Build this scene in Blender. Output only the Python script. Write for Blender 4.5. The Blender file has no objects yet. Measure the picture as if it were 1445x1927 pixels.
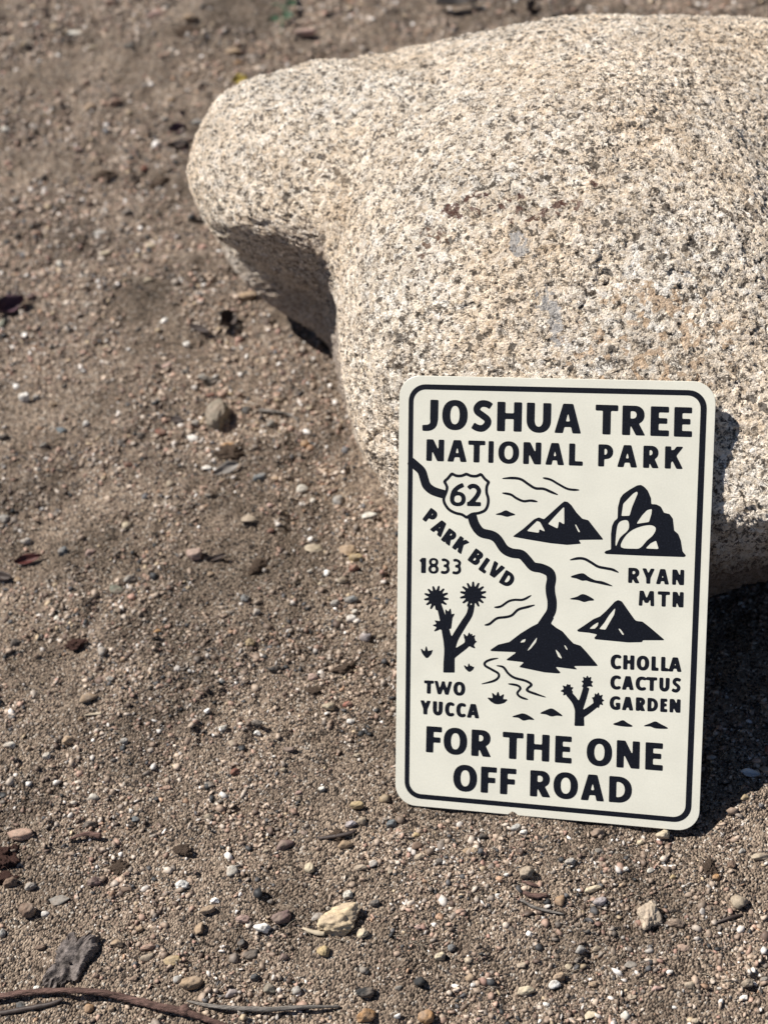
import bpy, math, random
import numpy as np
from mathutils import Matrix, Vector

random.seed(7)
rng = np.random.default_rng(7)
CM = 0.01
scene = bpy.context.scene
col = scene.collection

# ------------------------------------------------------------------ camera, sky, sun, exposure
FPX, PITCH, ROLL, CAM_H = 2800.0, math.radians(46), math.radians(-8), 31.94      # CAM_H in cm
U0 = np.array([0, math.sin(PITCH), math.cos(PITCH)])
X0 = np.array([1.0, 0, 0])
FW = np.array([0, math.cos(PITCH), -math.sin(PITCH)])
RC = math.cos(ROLL) * X0 + math.sin(ROLL) * U0
UC = -math.sin(ROLL) * X0 + math.cos(ROLL) * U0
cam_data = bpy.data.cameras.new('camera')
cam = bpy.data.objects.new('camera', cam_data)
col.objects.link(cam)
cam.matrix_world = Matrix(((RC[0], UC[0], -FW[0], 0), (RC[1], UC[1], -FW[1], 0),
                           (RC[2], UC[2], -FW[2], CAM_H * CM), (0, 0, 0, 1)))
cam_data.sensor_fit = 'VERTICAL'
cam_data.sensor_height = 36
cam_data.lens = 36 * FPX / 1927
cam_data.clip_start = 0.01
cam_data.clip_end = 500
cam_data.dof.use_dof = True
cam_data.dof.focus_distance = 0.352
cam_data.dof.aperture_fstop = 17.5
scene.camera = cam

SUN = Vector((-0.555, 0.245, 0.79)).normalized()
world = bpy.data.worlds.new('World')
scene.world = world
world.use_nodes = True
wn = world.node_tree
bg = wn.nodes['Background']
sky = wn.nodes.new('ShaderNodeTexSky')
sky.sky_type = 'NISHITA'
sky.sun_disc = False
sky.altitude = 1200
sky.air_density = 0.75
sky.dust_density = 0.3
sky.sun_elevation = math.asin(SUN.z)
sky.sun_rotation = math.atan2(SUN.x, SUN.y)
wn.links.new(sky.outputs[0], bg.inputs[0])
bg.inputs[1].default_value = 0.05
sun_data = bpy.data.lights.new('sun', 'SUN')
sun_data.energy = 5.0
sun_data.angle = math.radians(0.5)
sun_data.color = (1.0, 0.945, 0.87)
sun = bpy.data.objects.new('sun', sun_data)
sun.rotation_euler = SUN.to_track_quat('Z', 'Y').to_euler()
sun.location = (-0.5, 0.2, 1)
col.objects.link(sun)
scene.view_settings.view_transform = 'Standard'
scene.view_settings.look = 'None'
scene.view_settings.exposure = 0.46
scene.view_settings.gamma = 1.0
scene.render.engine = 'CYCLES'

# ------------------------------------------------------------------ helpers
def setp(o, label=None, cat=None, group=None, kind=None):
    if label: o['label'] = label
    if cat: o['category'] = cat
    if group: o['group'] = group
    if kind: o['kind'] = kind
    return o

def link(o, parent=None):
    col.objects.link(o)
    if parent is not None: o.parent = parent
    return o

def np_mesh(name, V, F, mat=None, colors=None, smooth=False):
    """V (n,3) metres, F (m,k) all faces the same size."""
    V = np.asarray(V, np.float32); F = np.asarray(F, np.int32)
    me = bpy.data.meshes.new(name)
    me.vertices.add(len(V)); me.vertices.foreach_set('co', V.ravel())
    k = F.shape[1]
    me.loops.add(F.size); me.loops.foreach_set('vertex_index', F.ravel())
    me.polygons.add(len(F))
    me.polygons.foreach_set('loop_start', np.arange(0, F.size, k, dtype=np.int32))
    me.polygons.foreach_set('loop_total', np.full(len(F), k, np.int32))
    if smooth: me.polygons.foreach_set('use_smooth', np.ones(len(F), bool))
    if colors is not None:
        a = me.color_attributes.new('tint', 'FLOAT_COLOR', 'POINT')
        c = np.ones((len(V), 4), np.float32); c[:, :3] = colors
        a.data.foreach_set('color', c.ravel())
    if mat: me.materials.append(mat)
    me.update(calc_edges=True)
    me.validate()
    return me

_tab = np.random.default_rng(3).random((64, 64, 64)).astype(np.float32) * 2 - 1
def vnoise(p, scale, off=0.0):
    """smooth 3-D value noise in -1..1; p (...,3)"""
    q = p * scale + off
    i = np.floor(q).astype(np.int64); f = q - i
    f = f * f * (3 - 2 * f)
    i &= 63; j = (i + 1) & 63
    def t(a, b, c): return _tab[a, b, c]
    x0, y0, z0 = i[..., 0], i[..., 1], i[..., 2]; x1, y1, z1 = j[..., 0], j[..., 1], j[..., 2]
    fx, fy, fz = f[..., 0], f[..., 1], f[..., 2]
    a = t(x0, y0, z0) * (1 - fx) + t(x1, y0, z0) * fx
    b = t(x0, y1, z0) * (1 - fx) + t(x1, y1, z0) * fx
    c = t(x0, y0, z1) * (1 - fx) + t(x1, y0, z1) * fx
    d = t(x0, y1, z1) * (1 - fx) + t(x1, y1, z1) * fx
    return (a * (1 - fy) + b * fy) * (1 - fz) + (c * (1 - fy) + d * fy) * fz

def fbm(p, scale, octaves=4, gain=0.5, off=0.0):
    s = 0; a = 1
    for o in range(octaves):
        s = s + a * vnoise(p, scale * 2 ** o, off + 7.3 * o); a *= gain
    return s

def xyz(x, y, z=0.0):
    x = np.asarray(x, float); y = np.asarray(y, float)
    return np.stack([x, y, np.broadcast_to(z, x.shape)], -1)

def lerp_pts(P, n, closed=False):
    """Catmull-Rom through points (k,d)"""
    P = np.asarray(P, float); k = len(P); out = []
    rngk = k if closed else k - 1
    for i in range(rngk):
        if closed: p0, p1, p2, p3 = P[i - 1], P[i], P[(i + 1) % k], P[(i + 2) % k]
        else: p0, p1, p2, p3 = P[max(i - 1, 0)], P[i], P[i + 1], P[min(i + 2, k - 1)]
        for t in np.arange(n) / n:
            out.append(0.5 * (2 * p1 + (p2 - p0) * t + (2 * p0 - 5 * p1 + 4 * p2 - p3) * t * t + (3 * p1 - p0 - 3 * p2 + p3) * t ** 3))
    if not closed: out.append(P[-1])
    return np.array(out)

# where the sticker stands (cm): centre, across, down, normal, size
STK_C = np.array([3.621, 22.991, 4.216])
STK_X = np.array([.9538, -.2959, .0518]); STK_D = np.array([-.146, -.6075, -.7808]); STK_N = np.array([-.2625, -.7372, .6226])
SW, SH = 7.5, 10.8

# ------------------------------------------------------------------ ground relief (cm)
def ground_z(x, y):
    x = np.asarray(x, float); y = np.asarray(y, float)
    p = xyz(x, y, 3.1)
    z = 0.30 * np.tanh((x - 2.8) * 0.14) * np.exp(-((y - 20) / 16) ** 2)
    damp = np.clip(1 - np.hypot(x, y - 30) / 400, 0.15, 1)
    z = z + (0.32 * vnoise(p, 0.16) * np.clip((y - 14) / 25, .45, 1.6) + 0.10 * vnoise(p, 0.45, 5.0)
             + 0.055 * vnoise(p, 1.1, 9.0)) * damp
    clod = vnoise(p, 2.3, 2.0); far = np.clip((y - 32) / 18, 0, 1.3)
    z = z + far * (.16 * vnoise(p, .7, 71.) + .10 * vnoise(p, 1.6, 81.)) * (np.abs(x) < 60)
    cl = np.clip(vnoise(p, 2.9, 91.) - .1, 0, 1) * np.clip(vnoise(p, .55, 95.) + .35, 0, 1)
    c2 = np.clip(vnoise(p, 5.2, 97.), -.2, 1) * np.clip(vnoise(p, .8, 99.) + .55, .15, 1)
    hol = np.clip(vnoise(p, 1.5, 15.) - .35, 0, 1)
    z = z + (.26 * cl + .085 * c2 - .32 * hol) * (np.abs(x) < 60) + 0.05 * clod + 0.06 * np.clip(vnoise(p, 0.8, 21.) * 1.5, 0, 1) * vnoise(p, 4.0, 31.)
    # hollow under the boulder, little bank of sand in front of the sticker
    d = np.hypot((x - 10.5) / 6.0, (y - 27.5) / 3.0)
    z = z - 0.8 * np.exp(-d ** 2)
    # small furrow in which the sticker's bottom edge stands
    ux, uy = 7.15 / 7.48, -2.22 / 7.48; t = np.clip((x + .74) * ux + (y - 20.82) * uy, 0, 7.48)
    z = z - 0.15 * np.exp(-((x + .74 - ux * t) ** 2 + (y - 20.82 - uy * t) ** 2) / .45)
    return z

def ground_tint(x, y):
    p = xyz(x, y, 6.0)
    a = np.clip(fbm(p, .30, 4, .55, 120.) * 1.5 - .15, 0, 1)         # darker patches at random
    b = np.clip(fbm(p, .22, 3, .5, 150.) * 1.3 - .1, 0, 1)           # pale dusty patches
    return (np.array([1.0, 1.0, 1.0]) * (1 - .36 * a[..., None]) * (.96 + .16 * b[..., None] * np.array([1.05, 1.0, .93])))

def px_ground(px, py):
    """photo pixel -> point on the ground in cm (photogrammetry of where things lie)"""
    d = (px - 722.5) / FPX * RC - (py - 963.5) / FPX * UC + FW
    z = 0.0
    for _ in range(4):
        t = (z - CAM_H) / d[2]
        z = float(ground_z(d[0] * t, d[1] * t))
    return np.array([d[0] * t, d[1] * t, z]), t            # t = depth in cm

# ------------------------------------------------------------------ material helpers
def mat_new(name):
    m = bpy.data.materials.new(name); m.use_nodes = True
    nt = m.node_tree
    return m, nt, nt.nodes['Principled BSDF'], nt.nodes['Material Output']

def nd(nt, typ, **kw):
    n = nt.nodes.new(typ)
    for k, v in kw.items():
        if k.startswith('i_'):
            n.inputs[k[2:].replace('_', ' ')].default_value = v
        else: setattr(n, k, v)
    return n

def ramp(nt, stops, interp='LINEAR'):
    r = nt.nodes.new('ShaderNodeValToRGB'); r.color_ramp.interpolation = interp
    el = r.color_ramp.elements
    while len(el) < len(stops): el.new(0.5)
    for e, (p, c) in zip(el, stops):
        e.position = p; e.color = (*c, 1) if len(c) == 3 else c
    return r

def mixc(nt, fac, a, b, mode='MIX'):
    m = nt.nodes.new('ShaderNodeMix'); m.data_type = 'RGBA'; m.blend_type = mode
    for sock, v in ((m.inputs[0], fac), (m.inputs[6], a), (m.inputs[7], b)):
        if hasattr(v, 'is_output'): nt.links.new(v, sock)
        elif isinstance(v, (int, float)): sock.default_value = v
        else: sock.default_value = (*v, 1)
    return m.outputs[2]

def math_n(nt, op, a, b=0.0, c=None):
    m = nt.nodes.new('ShaderNodeMath'); m.operation = op
    for s, v in zip(m.inputs, (a, b, c)):
        if v is None: continue
        if hasattr(v, 'is_output'): nt.links.new(v, s)
        else: s.default_value = v
    return m.outputs[0]

# sand
def sand_material():
    m, nt, b, out = mat_new('sand')
    tc = nd(nt, 'ShaderNodeTexCoord')
    vor = nd(nt, 'ShaderNodeTexVoronoi', i_Scale=1700.0); nt.links.new(tc.outputs['Object'], vor.inputs['Vector'])
    wh = nd(nt, 'ShaderNodeSeparateColor'); nt.links.new(vor.outputs['Color'], wh.inputs[0])
    r = ramp(nt, [(0, (.07, .055, .045)), (.16, (.24, .19, .15)), (.40, (.345, .275, .215)), (.62, (.44, .355, .28)), (.80, (.25, .19, .15)), (.89, (.58, .53, .47)), (.94, (.06, .055, .055))], 'CONSTANT')
    nt.links.new(wh.outputs[0], r.inputs[0])
    n1 = nd(nt, 'ShaderNodeTexNoise', i_Scale=34.0, i_Detail=7.0, i_Roughness=.68); nt.links.new(tc.outputs['Object'], n1.inputs['Vector'])
    r2 = ramp(nt, [(.34, (.62, .60, .58)), (.62, (1.12, 1.10, 1.07))]); nt.links.new(n1.outputs[0], r2.inputs[0])
    c = mixc(nt, 1.0, r.outputs[0], r2.outputs[0], 'MULTIPLY')
    at = nd(nt, 'ShaderNodeAttribute', attribute_name='tint'); c = mixc(nt, 1.0, c, at.outputs['Color'], 'MULTIPLY')
    nt.links.new(c, b.inputs['Base Color'])
    b.inputs['Roughness'].default_value = .95
    b.inputs['Specular IOR Level'].default_value = .2
    n2 = nd(nt, 'ShaderNodeTexNoise', i_Scale=900.0, i_Detail=4.0, i_Roughness=.7); nt.links.new(tc.outputs['Object'], n2.inputs['Vector'])
    h = math_n(nt, 'ADD', math_n(nt, 'MULTIPLY', vor.outputs['Distance'], -1.0), n2.outputs[0])
    bm = nd(nt, 'ShaderNodeBump', i_Strength=1.0, i_Distance=.0011); nt.links.new(h, bm.inputs['Height'])
    nt.links.new(bm.outputs[0], b.inputs['Normal'])
    return m

def grain_material():
    m, nt, b, out = mat_new('sand_grain')
    at = nd(nt, 'ShaderNodeAttribute', attribute_name='tint')
    tc = nd(nt, 'ShaderNodeTexCoord')
    n = nd(nt, 'ShaderNodeTexNoise', i_Scale=1400.0, i_Detail=2.0); nt.links.new(tc.outputs['Object'], n.inputs['Vector'])
    r = ramp(nt, [(.3, (.72, .70, .68)), (.7, (1.15, 1.12, 1.1))]); nt.links.new(n.outputs[0], r.inputs[0])
    c = mixc(nt, 1.0, at.outputs['Color'], r.outputs[0], 'MULTIPLY')
    nt.links.new(c, b.inputs['Base Color'])
    b.inputs['Roughness'].default_value = .62
    b.inputs['Specular IOR Level'].default_value = .45
    return m

def pebble_material():
    m, nt, b, out = mat_new('pebble')
    oi = nd(nt, 'ShaderNodeObjectInfo'); tc = nd(nt, 'ShaderNodeTexCoord')
    add = nd(nt, 'ShaderNodeVectorMath', operation='ADD')
    geo = nd(nt, 'ShaderNodeNewGeometry')
    nt.links.new(geo.outputs['Position'], add.inputs[0])
    n = nd(nt, 'ShaderNodeTexNoise', i_Scale=700.0, i_Detail=5.0, i_Roughness=.65); nt.links.new(geo.outputs['Position'], n.inputs['Vector'])
    r = ramp(nt, [(.28, (.55, .52, .48)), (.5, (.96, .95, .93)), (.74, (1.2, 1.18, 1.15))]); nt.links.new(n.outputs[0], r.inputs[0])
    c = mixc(nt, 1.0, oi.outputs['Color'], r.outputs[0], 'MULTIPLY')
    v = nd(nt, 'ShaderNodeTexVoronoi', i_Scale=1500.0); nt.links.new(geo.outputs['Position'], v.inputs['Vector'])
    sp = nd(nt, 'ShaderNodeSeparateColor'); nt.links.new(v.outputs['Color'], sp.inputs[0])
    fl = ramp(nt, [(.0, (0, 0, 0)), (.86, (0, 0, 0)), (.87, (.8, .8, .8))], 'CONSTANT'); nt.links.new(sp.outputs[0], fl.inputs[0])
    c = mixc(nt, math_n(nt, 'MULTIPLY', fl.outputs[0], .45), c, (.12, .10, .085))
    # dust lying on the stones
    n3 = nd(nt, 'ShaderNodeTexNoise', i_Scale=260.0, i_Detail=4.0); nt.links.new(geo.outputs['Position'], n3.inputs['Vector'])
    r3 = ramp(nt, [(.42, (.0, .0, .0)), (.68, (.6, .6, .6))]); nt.links.new(n3.outputs[0], r3.inputs[0])
    c = mixc(nt, r3.outputs[0], c, (.33, .265, .21))
    nt.links.new(c, b.inputs['Base Color'])
    b.inputs['Roughness'].default_value = .8
    b.inputs['Specular IOR Level'].default_value = .3
    bm = nd(nt, 'ShaderNodeBump', i_Strength=.8, i_Distance=.0004); nt.links.new(n.outputs[0], bm.inputs['Height'])
    nt.links.new(bm.outputs[0], b.inputs['Normal'])
    return m

def granite_material():
    m, nt, b, out = mat_new('granite')
    tc = nd(nt, 'ShaderNodeTexCoord'); P = tc.outputs['Object']
    # warp the crystals a little so they are not clean cells
    wn_ = nd(nt, 'ShaderNodeTexNoise', i_Scale=420.0, i_Detail=3.0); nt.links.new(P, wn_.inputs['Vector'])
    sub = nd(nt, 'ShaderNodeVectorMath', operation='SUBTRACT'); nt.links.new(wn_.outputs['Color'], sub.inputs[0]); sub.inputs[1].default_value = (.5, .5, .5)
    sc = nd(nt, 'ShaderNodeVectorMath', operation='SCALE'); nt.links.new(sub.outputs[0], sc.inputs[0]); sc.inputs['Scale'].default_value = .0022
    ad = nd(nt, 'ShaderNodeVectorMath', operation='ADD'); nt.links.new(P, ad.inputs[0]); nt.links.new(sc.outputs[0], ad.inputs[1])
    W = ad.outputs[0]
    v = nd(nt, 'ShaderNodeTexVoronoi', i_Scale=560.0); nt.links.new(W, v.inputs['Vector'])
    s = nd(nt, 'ShaderNodeSeparateColor'); nt.links.new(v.outputs['Color'], s.inputs[0])
    pal = ramp(nt, [(0, (.80, .70, .57)), (.18, (.90, .85, .76)), (.34, (.68, .58, .455)), (.48, (.86, .78, .665)), (.62, (.60, .535, .455)), (.70, (.78, .69, .57)), (.84, (.93, .90, .84))], 'CONSTANT')
    nt.links.new(s.outputs[0], pal.inputs[0])
    # big feldspar patches and fine speckle
    v2 = nd(nt, 'ShaderNodeTexVoronoi', i_Scale=1300.0); nt.links.new(W, v2.inputs['Vector'])
    s2 = nd(nt, 'ShaderNodeSeparateColor'); nt.links.new(v2.outputs['Color'], s2.inputs[0])
    pal2 = ramp(nt, [(0, (.90, .87, .81)), (.3, (.66, .575, .46)), (.5, (.84, .775, .67)), (.74, (.46, .39, .31)), (.84, (.78, .73, .67))], 'CONSTANT')
    nt.links.new(s2.outputs[1], pal2.inputs[0])
    c = mixc(nt, .42, pal.outputs[0], pal2.outputs[0])
    # black mica and dark hornblende crystals
    dk = math_n(nt, 'LESS_THAN', s.outputs[2], .022)
    dk2 = math_n(nt, 'LESS_THAN', s2.outputs[2], .055)
    dk = math_n(nt, 'MAXIMUM', math_n(nt, 'MULTIPLY', dk, .82), math_n(nt, 'MULTIPLY', dk2, .9))
    # large tone patches: warm rust, grey
    n1 = nd(nt, 'ShaderNodeTexNoise', i_Scale=22.0, i_Detail=5.0, i_Roughness=.6); nt.links.new(P, n1.inputs['Vector'])
    r1 = ramp(nt, [(.40, (1.0, 1.0, 1.0)), (.70, (1.0, .93, .85))]); nt.links.new(n1.outputs[0], r1.inputs[0])
    c = mixc(nt, 1.0, c, r1.outputs[0], 'MULTIPLY')
    n2 = nd(nt, 'ShaderNodeTexNoise', i_Scale=60.0, i_Detail=6.0, i_Roughness=.65); nt.links.new(P, n2.inputs['Vector'])
    r2 = ramp(nt, [(.34, (.84, .82, .79)), (.52, (1.06, 1.05, 1.03))]); nt.links.new(n2.outputs[0], r2.inputs[0])
    c = mixc(nt, 1.0, c, r2.outputs[0], 'MULTIPLY')
    # dark biotite; pits between crystals are coloured dark below
    c = mixc(nt, dk, c, (.065, .054, .044))
    # short curved crevices between crystals, coloured dark
    n7 = nd(nt, 'ShaderNodeTexNoise', i_Scale=430.0, i_Detail=3.0, i_Roughness=.6); nt.links.new(W, n7.inputs['Vector'])
    n8 = nd(nt, 'ShaderNodeTexNoise', i_Scale=330.0, i_Detail=2.0); nt.links.new(P, n8.inputs['Vector'])
    ln7 = math_n(nt, 'LESS_THAN', math_n(nt, 'ABSOLUTE', math_n(nt, 'SUBTRACT', n7.outputs[0], .5)), math_n(nt, 'MULTIPLY', math_n(nt, 'MAXIMUM', math_n(nt, 'SUBTRACT', n8.outputs[0], .43), 0.0), .17))
    c = mixc(nt, math_n(nt, 'MULTIPLY', ln7, .82), c, (.085, .066, .048))
    n4 = nd(nt, 'ShaderNodeTexNoise', i_Scale=560.0, i_Detail=5.0, i_Roughness=.74); nt.links.new(P, n4.inputs['Vector'])
    r4 = ramp(nt, [(.405, (1, 1, 1)), (.44, (0, 0, 0))]); nt.links.new(n4.outputs[0], r4.inputs[0])
    c = mixc(nt, math_n(nt, 'MULTIPLY', r4.outputs[0], .85), c, (.075, .058, .044))
    n6 = nd(nt, 'ShaderNodeTexNoise', i_Scale=1500.0, i_Detail=3.0, i_Roughness=.7); nt.links.new(P, n6.inputs['Vector'])
    r6 = ramp(nt, [(.33, (.66, .62, .57)), (.46, (1.0, 1.0, 1.0)), (.68, (1.12, 1.11, 1.09))]); nt.links.new(n6.outputs[0], r6.inputs[0])
    c = mixc(nt, 1.0, c, r6.outputs[0], 'MULTIPLY')
    # brown soil stain low on the boulder, darkened to deepen the shade there
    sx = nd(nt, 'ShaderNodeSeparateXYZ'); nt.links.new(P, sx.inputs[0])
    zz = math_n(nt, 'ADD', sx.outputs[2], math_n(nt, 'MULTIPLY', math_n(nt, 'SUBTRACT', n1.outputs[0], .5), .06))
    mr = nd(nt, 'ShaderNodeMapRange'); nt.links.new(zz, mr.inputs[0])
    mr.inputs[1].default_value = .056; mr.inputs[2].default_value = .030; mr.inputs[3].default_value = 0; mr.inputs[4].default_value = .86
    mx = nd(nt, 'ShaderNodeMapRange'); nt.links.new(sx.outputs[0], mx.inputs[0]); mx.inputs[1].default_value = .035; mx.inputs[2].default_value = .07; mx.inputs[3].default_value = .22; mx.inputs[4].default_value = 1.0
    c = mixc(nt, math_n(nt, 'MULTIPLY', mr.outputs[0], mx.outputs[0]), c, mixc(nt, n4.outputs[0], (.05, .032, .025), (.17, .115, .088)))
    dt = nd(nt, 'ShaderNodeVectorMath', operation='DOT_PRODUCT'); nt.links.new(P, dt.inputs[0]); dt.inputs[1].default_value = tuple(KNOB_N)  # brown mineral tint, with shade of the knob's underside painted in
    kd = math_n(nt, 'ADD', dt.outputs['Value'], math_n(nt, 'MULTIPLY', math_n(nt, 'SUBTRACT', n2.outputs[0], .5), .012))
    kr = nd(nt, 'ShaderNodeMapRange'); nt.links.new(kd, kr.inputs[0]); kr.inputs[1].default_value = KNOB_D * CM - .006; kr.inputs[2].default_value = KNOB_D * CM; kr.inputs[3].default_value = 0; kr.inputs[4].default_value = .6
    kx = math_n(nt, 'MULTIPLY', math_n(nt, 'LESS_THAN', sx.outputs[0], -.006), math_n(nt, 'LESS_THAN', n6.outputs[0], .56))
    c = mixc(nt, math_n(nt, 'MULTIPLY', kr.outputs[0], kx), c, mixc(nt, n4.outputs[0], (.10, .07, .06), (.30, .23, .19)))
    c = mixc(nt, 1.0, c, (1.04, 1.035, 1.05), 'MULTIPLY')
    # rusty mineral specks
    for (p, rad, colr, th) in GRANITE_SPOTS:
        dv = nd(nt, 'ShaderNodeVectorMath', operation='SUBTRACT'); nt.links.new(W, dv.inputs[0]); dv.inputs[1].default_value = p
        mu = nd(nt, 'ShaderNodeVectorMath', operation='DIVIDE'); nt.links.new(dv.outputs[0], mu.inputs[0]); mu.inputs[1].default_value = rad
        ln = nd(nt, 'ShaderNodeVectorMath', operation='LENGTH'); nt.links.new(mu.outputs[0], ln.inputs[0])
        q = math_n(nt, 'ADD', ln.outputs['Value'], math_n(nt, 'MULTIPLY', math_n(nt, 'SUBTRACT', n4.outputs[0], .5), 2.0))
        k = math_n(nt, 'LESS_THAN', q, 1.0)
        k = math_n(nt, 'MULTIPLY', k, math_n(nt, 'LESS_THAN', s.outputs[1], th))       # only some of the crystals there
        c = mixc(nt, math_n(nt, 'MULTIPLY', k, .8), c, colr)
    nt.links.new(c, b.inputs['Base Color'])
    b.inputs['Roughness'].default_value = .72
    b.inputs['Specular IOR Level'].default_value = .35
    # relief: crystals stand proud, pits between them
    vf = nd(nt, 'ShaderNodeTexVoronoi', feature='SMOOTH_F1', i_Scale=470.0, i_Smoothness=.35); nt.links.new(W, vf.inputs['Vector'])
    h = math_n(nt, 'MULTIPLY', vf.outputs['Distance'], -.55)
    h = math_n(nt, 'ADD', h, math_n(nt, 'MULTIPLY', n4.outputs[0], 1.9))
    n5 = nd(nt, 'ShaderNodeTexNoise', i_Scale=1700.0, i_Detail=3.0, i_Roughness=.7); nt.links.new(P, n5.inputs['Vector'])
    h = math_n(nt, 'ADD', h, math_n(nt, 'MULTIPLY', n5.outputs[0], .45))
    h = math_n(nt, 'SUBTRACT', h, math_n(nt, 'MULTIPLY', ln7, .22))
    dp = nd(nt, 'ShaderNodeDisplacement'); dp.inputs['Scale'].default_value = .0015; dp.inputs['Midlevel'].default_value = .7
    nt.links.new(h, dp.inputs['Height']); nt.links.new(dp.outputs[0], out.inputs['Displacement'])
    m.displacement_method = 'BOTH'
    return m

def plain_material(name, base, rough=.8, spec=.3, scale=300., lo=.6, hi=1.2, bump=.5, dist=.0004, stretch=None):
    m, nt, b, out = mat_new(name)
    tc = nd(nt, 'ShaderNodeTexCoord'); src = tc.outputs['Object']
    if stretch:
        mp = nd(nt, 'ShaderNodeMapping'); mp.inputs['Scale'].default_value = stretch
        nt.links.new(src, mp.inputs[0]); src = mp.outputs[0]
    n = nd(nt, 'ShaderNodeTexNoise', i_Scale=scale, i_Detail=6.0, i_Roughness=.65); nt.links.new(src, n.inputs['Vector'])
    r = ramp(nt, [(.3, tuple(x * lo for x in base)), (.7, tuple(min(x * hi, .95) for x in base))]); nt.links.new(n.outputs[0], r.inputs[0])
    nt.links.new(r.outputs[0], b.inputs['Base Color'])
    b.inputs['Roughness'].default_value = rough; b.inputs['Specular IOR Level'].default_value = spec
    bm = nd(nt, 'ShaderNodeBump', i_Strength=bump, i_Distance=dist); nt.links.new(n.outputs[0], bm.inputs['Height'])
    nt.links.new(bm.outputs[0], b.inputs['Normal'])
    return m

# ------------------------------------------------------------------ boulder
# centre xyz, radii xyz (cm), yaw, exponent
BLOBS = np.array([[9.920, 38.583, 3.597, 14.483, 4.940, 6.255, -.251, 2.091],
                  [.138, 37.909, 6.679, 5.232, 3.652, 3.005, -.836, 2.121],
                  [6.005, 32.619, 5.563, 6.352, 6.811, 5.903, -.121, 2.208],
                  [9.587, 28.120, 3.919, 7.794, 5.800, 3.913, -.367, 2.209],
                  [3.943, 35.660, .571, 4.565, 4.831, 5.462, 0., 2.096]])
BC = np.array([5.6, 32.8, 5.6])
KNOB_N = np.array([-.3993, -.7187, -.569]); KNOB_D = -28.45          # broken face under the knob
BASE_N = np.array([.02, -.9502, -.3108]); BASE_D = -23.46             # face that leans in under the sticker
def _ell(p, e):
    q = p - e[:3]; c, s = math.cos(e[6]), math.sin(e[6])
    x = q[..., 0] * c + q[..., 1] * s; y = -q[..., 0] * s + q[..., 1] * c
    l = (np.abs(x / e[3]) ** e[7] + np.abs(y / e[4]) ** e[7] + np.abs(q[..., 2] / e[5]) ** e[7] + 1e-9) ** (1 / e[7])
    return (l - 1) * e[3:6].min()
def smin(a, b, k):
    h = np.clip(.5 + .5 * (a - b) / k, 0, 1); return a * (1 - h) + b * h - k * h * (1 - h)
def smax(a, b, k): return -smin(-a, -b, k)
def boulder_sdf(p, k=1.25):
    kn = smax(_ell(p, BLOBS[1]), p @ KNOB_N - KNOB_D + .18 * vnoise(p, .9, 33.) + .12 * vnoise(p, 2.4, 35.), .9)
    a = smin(_ell(p, BLOBS[0]), _ell(p, BLOBS[2]), 3.0); a = smin(a, _ell(p, BLOBS[3]), 3.0); a = smin(a, _ell(p, BLOBS[4]), 2.0)
    a = smin(a, kn, k)
    a = smax(a, p @ BASE_N - BASE_D, .6)
    return smax(a, p @ np.array([.3, -.52, -.80]) + 11.42, .5)          # hollow under the front right

def radius_along(D, R0=None):
    if R0 is None:
        ts = np.linspace(24, 1, 70)
        R0 = np.full(D.shape[:-1], 1.0); done = np.zeros(D.shape[:-1], bool)
        for t in ts:
            d = boulder_sdf(BC + D * t)
            new = (~done) & (d < 0); R0[new] = t; done |= new
    lo = R0 - .05; hi = R0 + .5
    for _ in range(11):
        mid = .5 * (lo + hi); ins = boulder_sdf(BC + D * mid[..., None]) < 0
        lo = np.where(ins, mid, lo); hi = np.where(ins, hi, mid)
    return .5 * (lo + hi)

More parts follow.
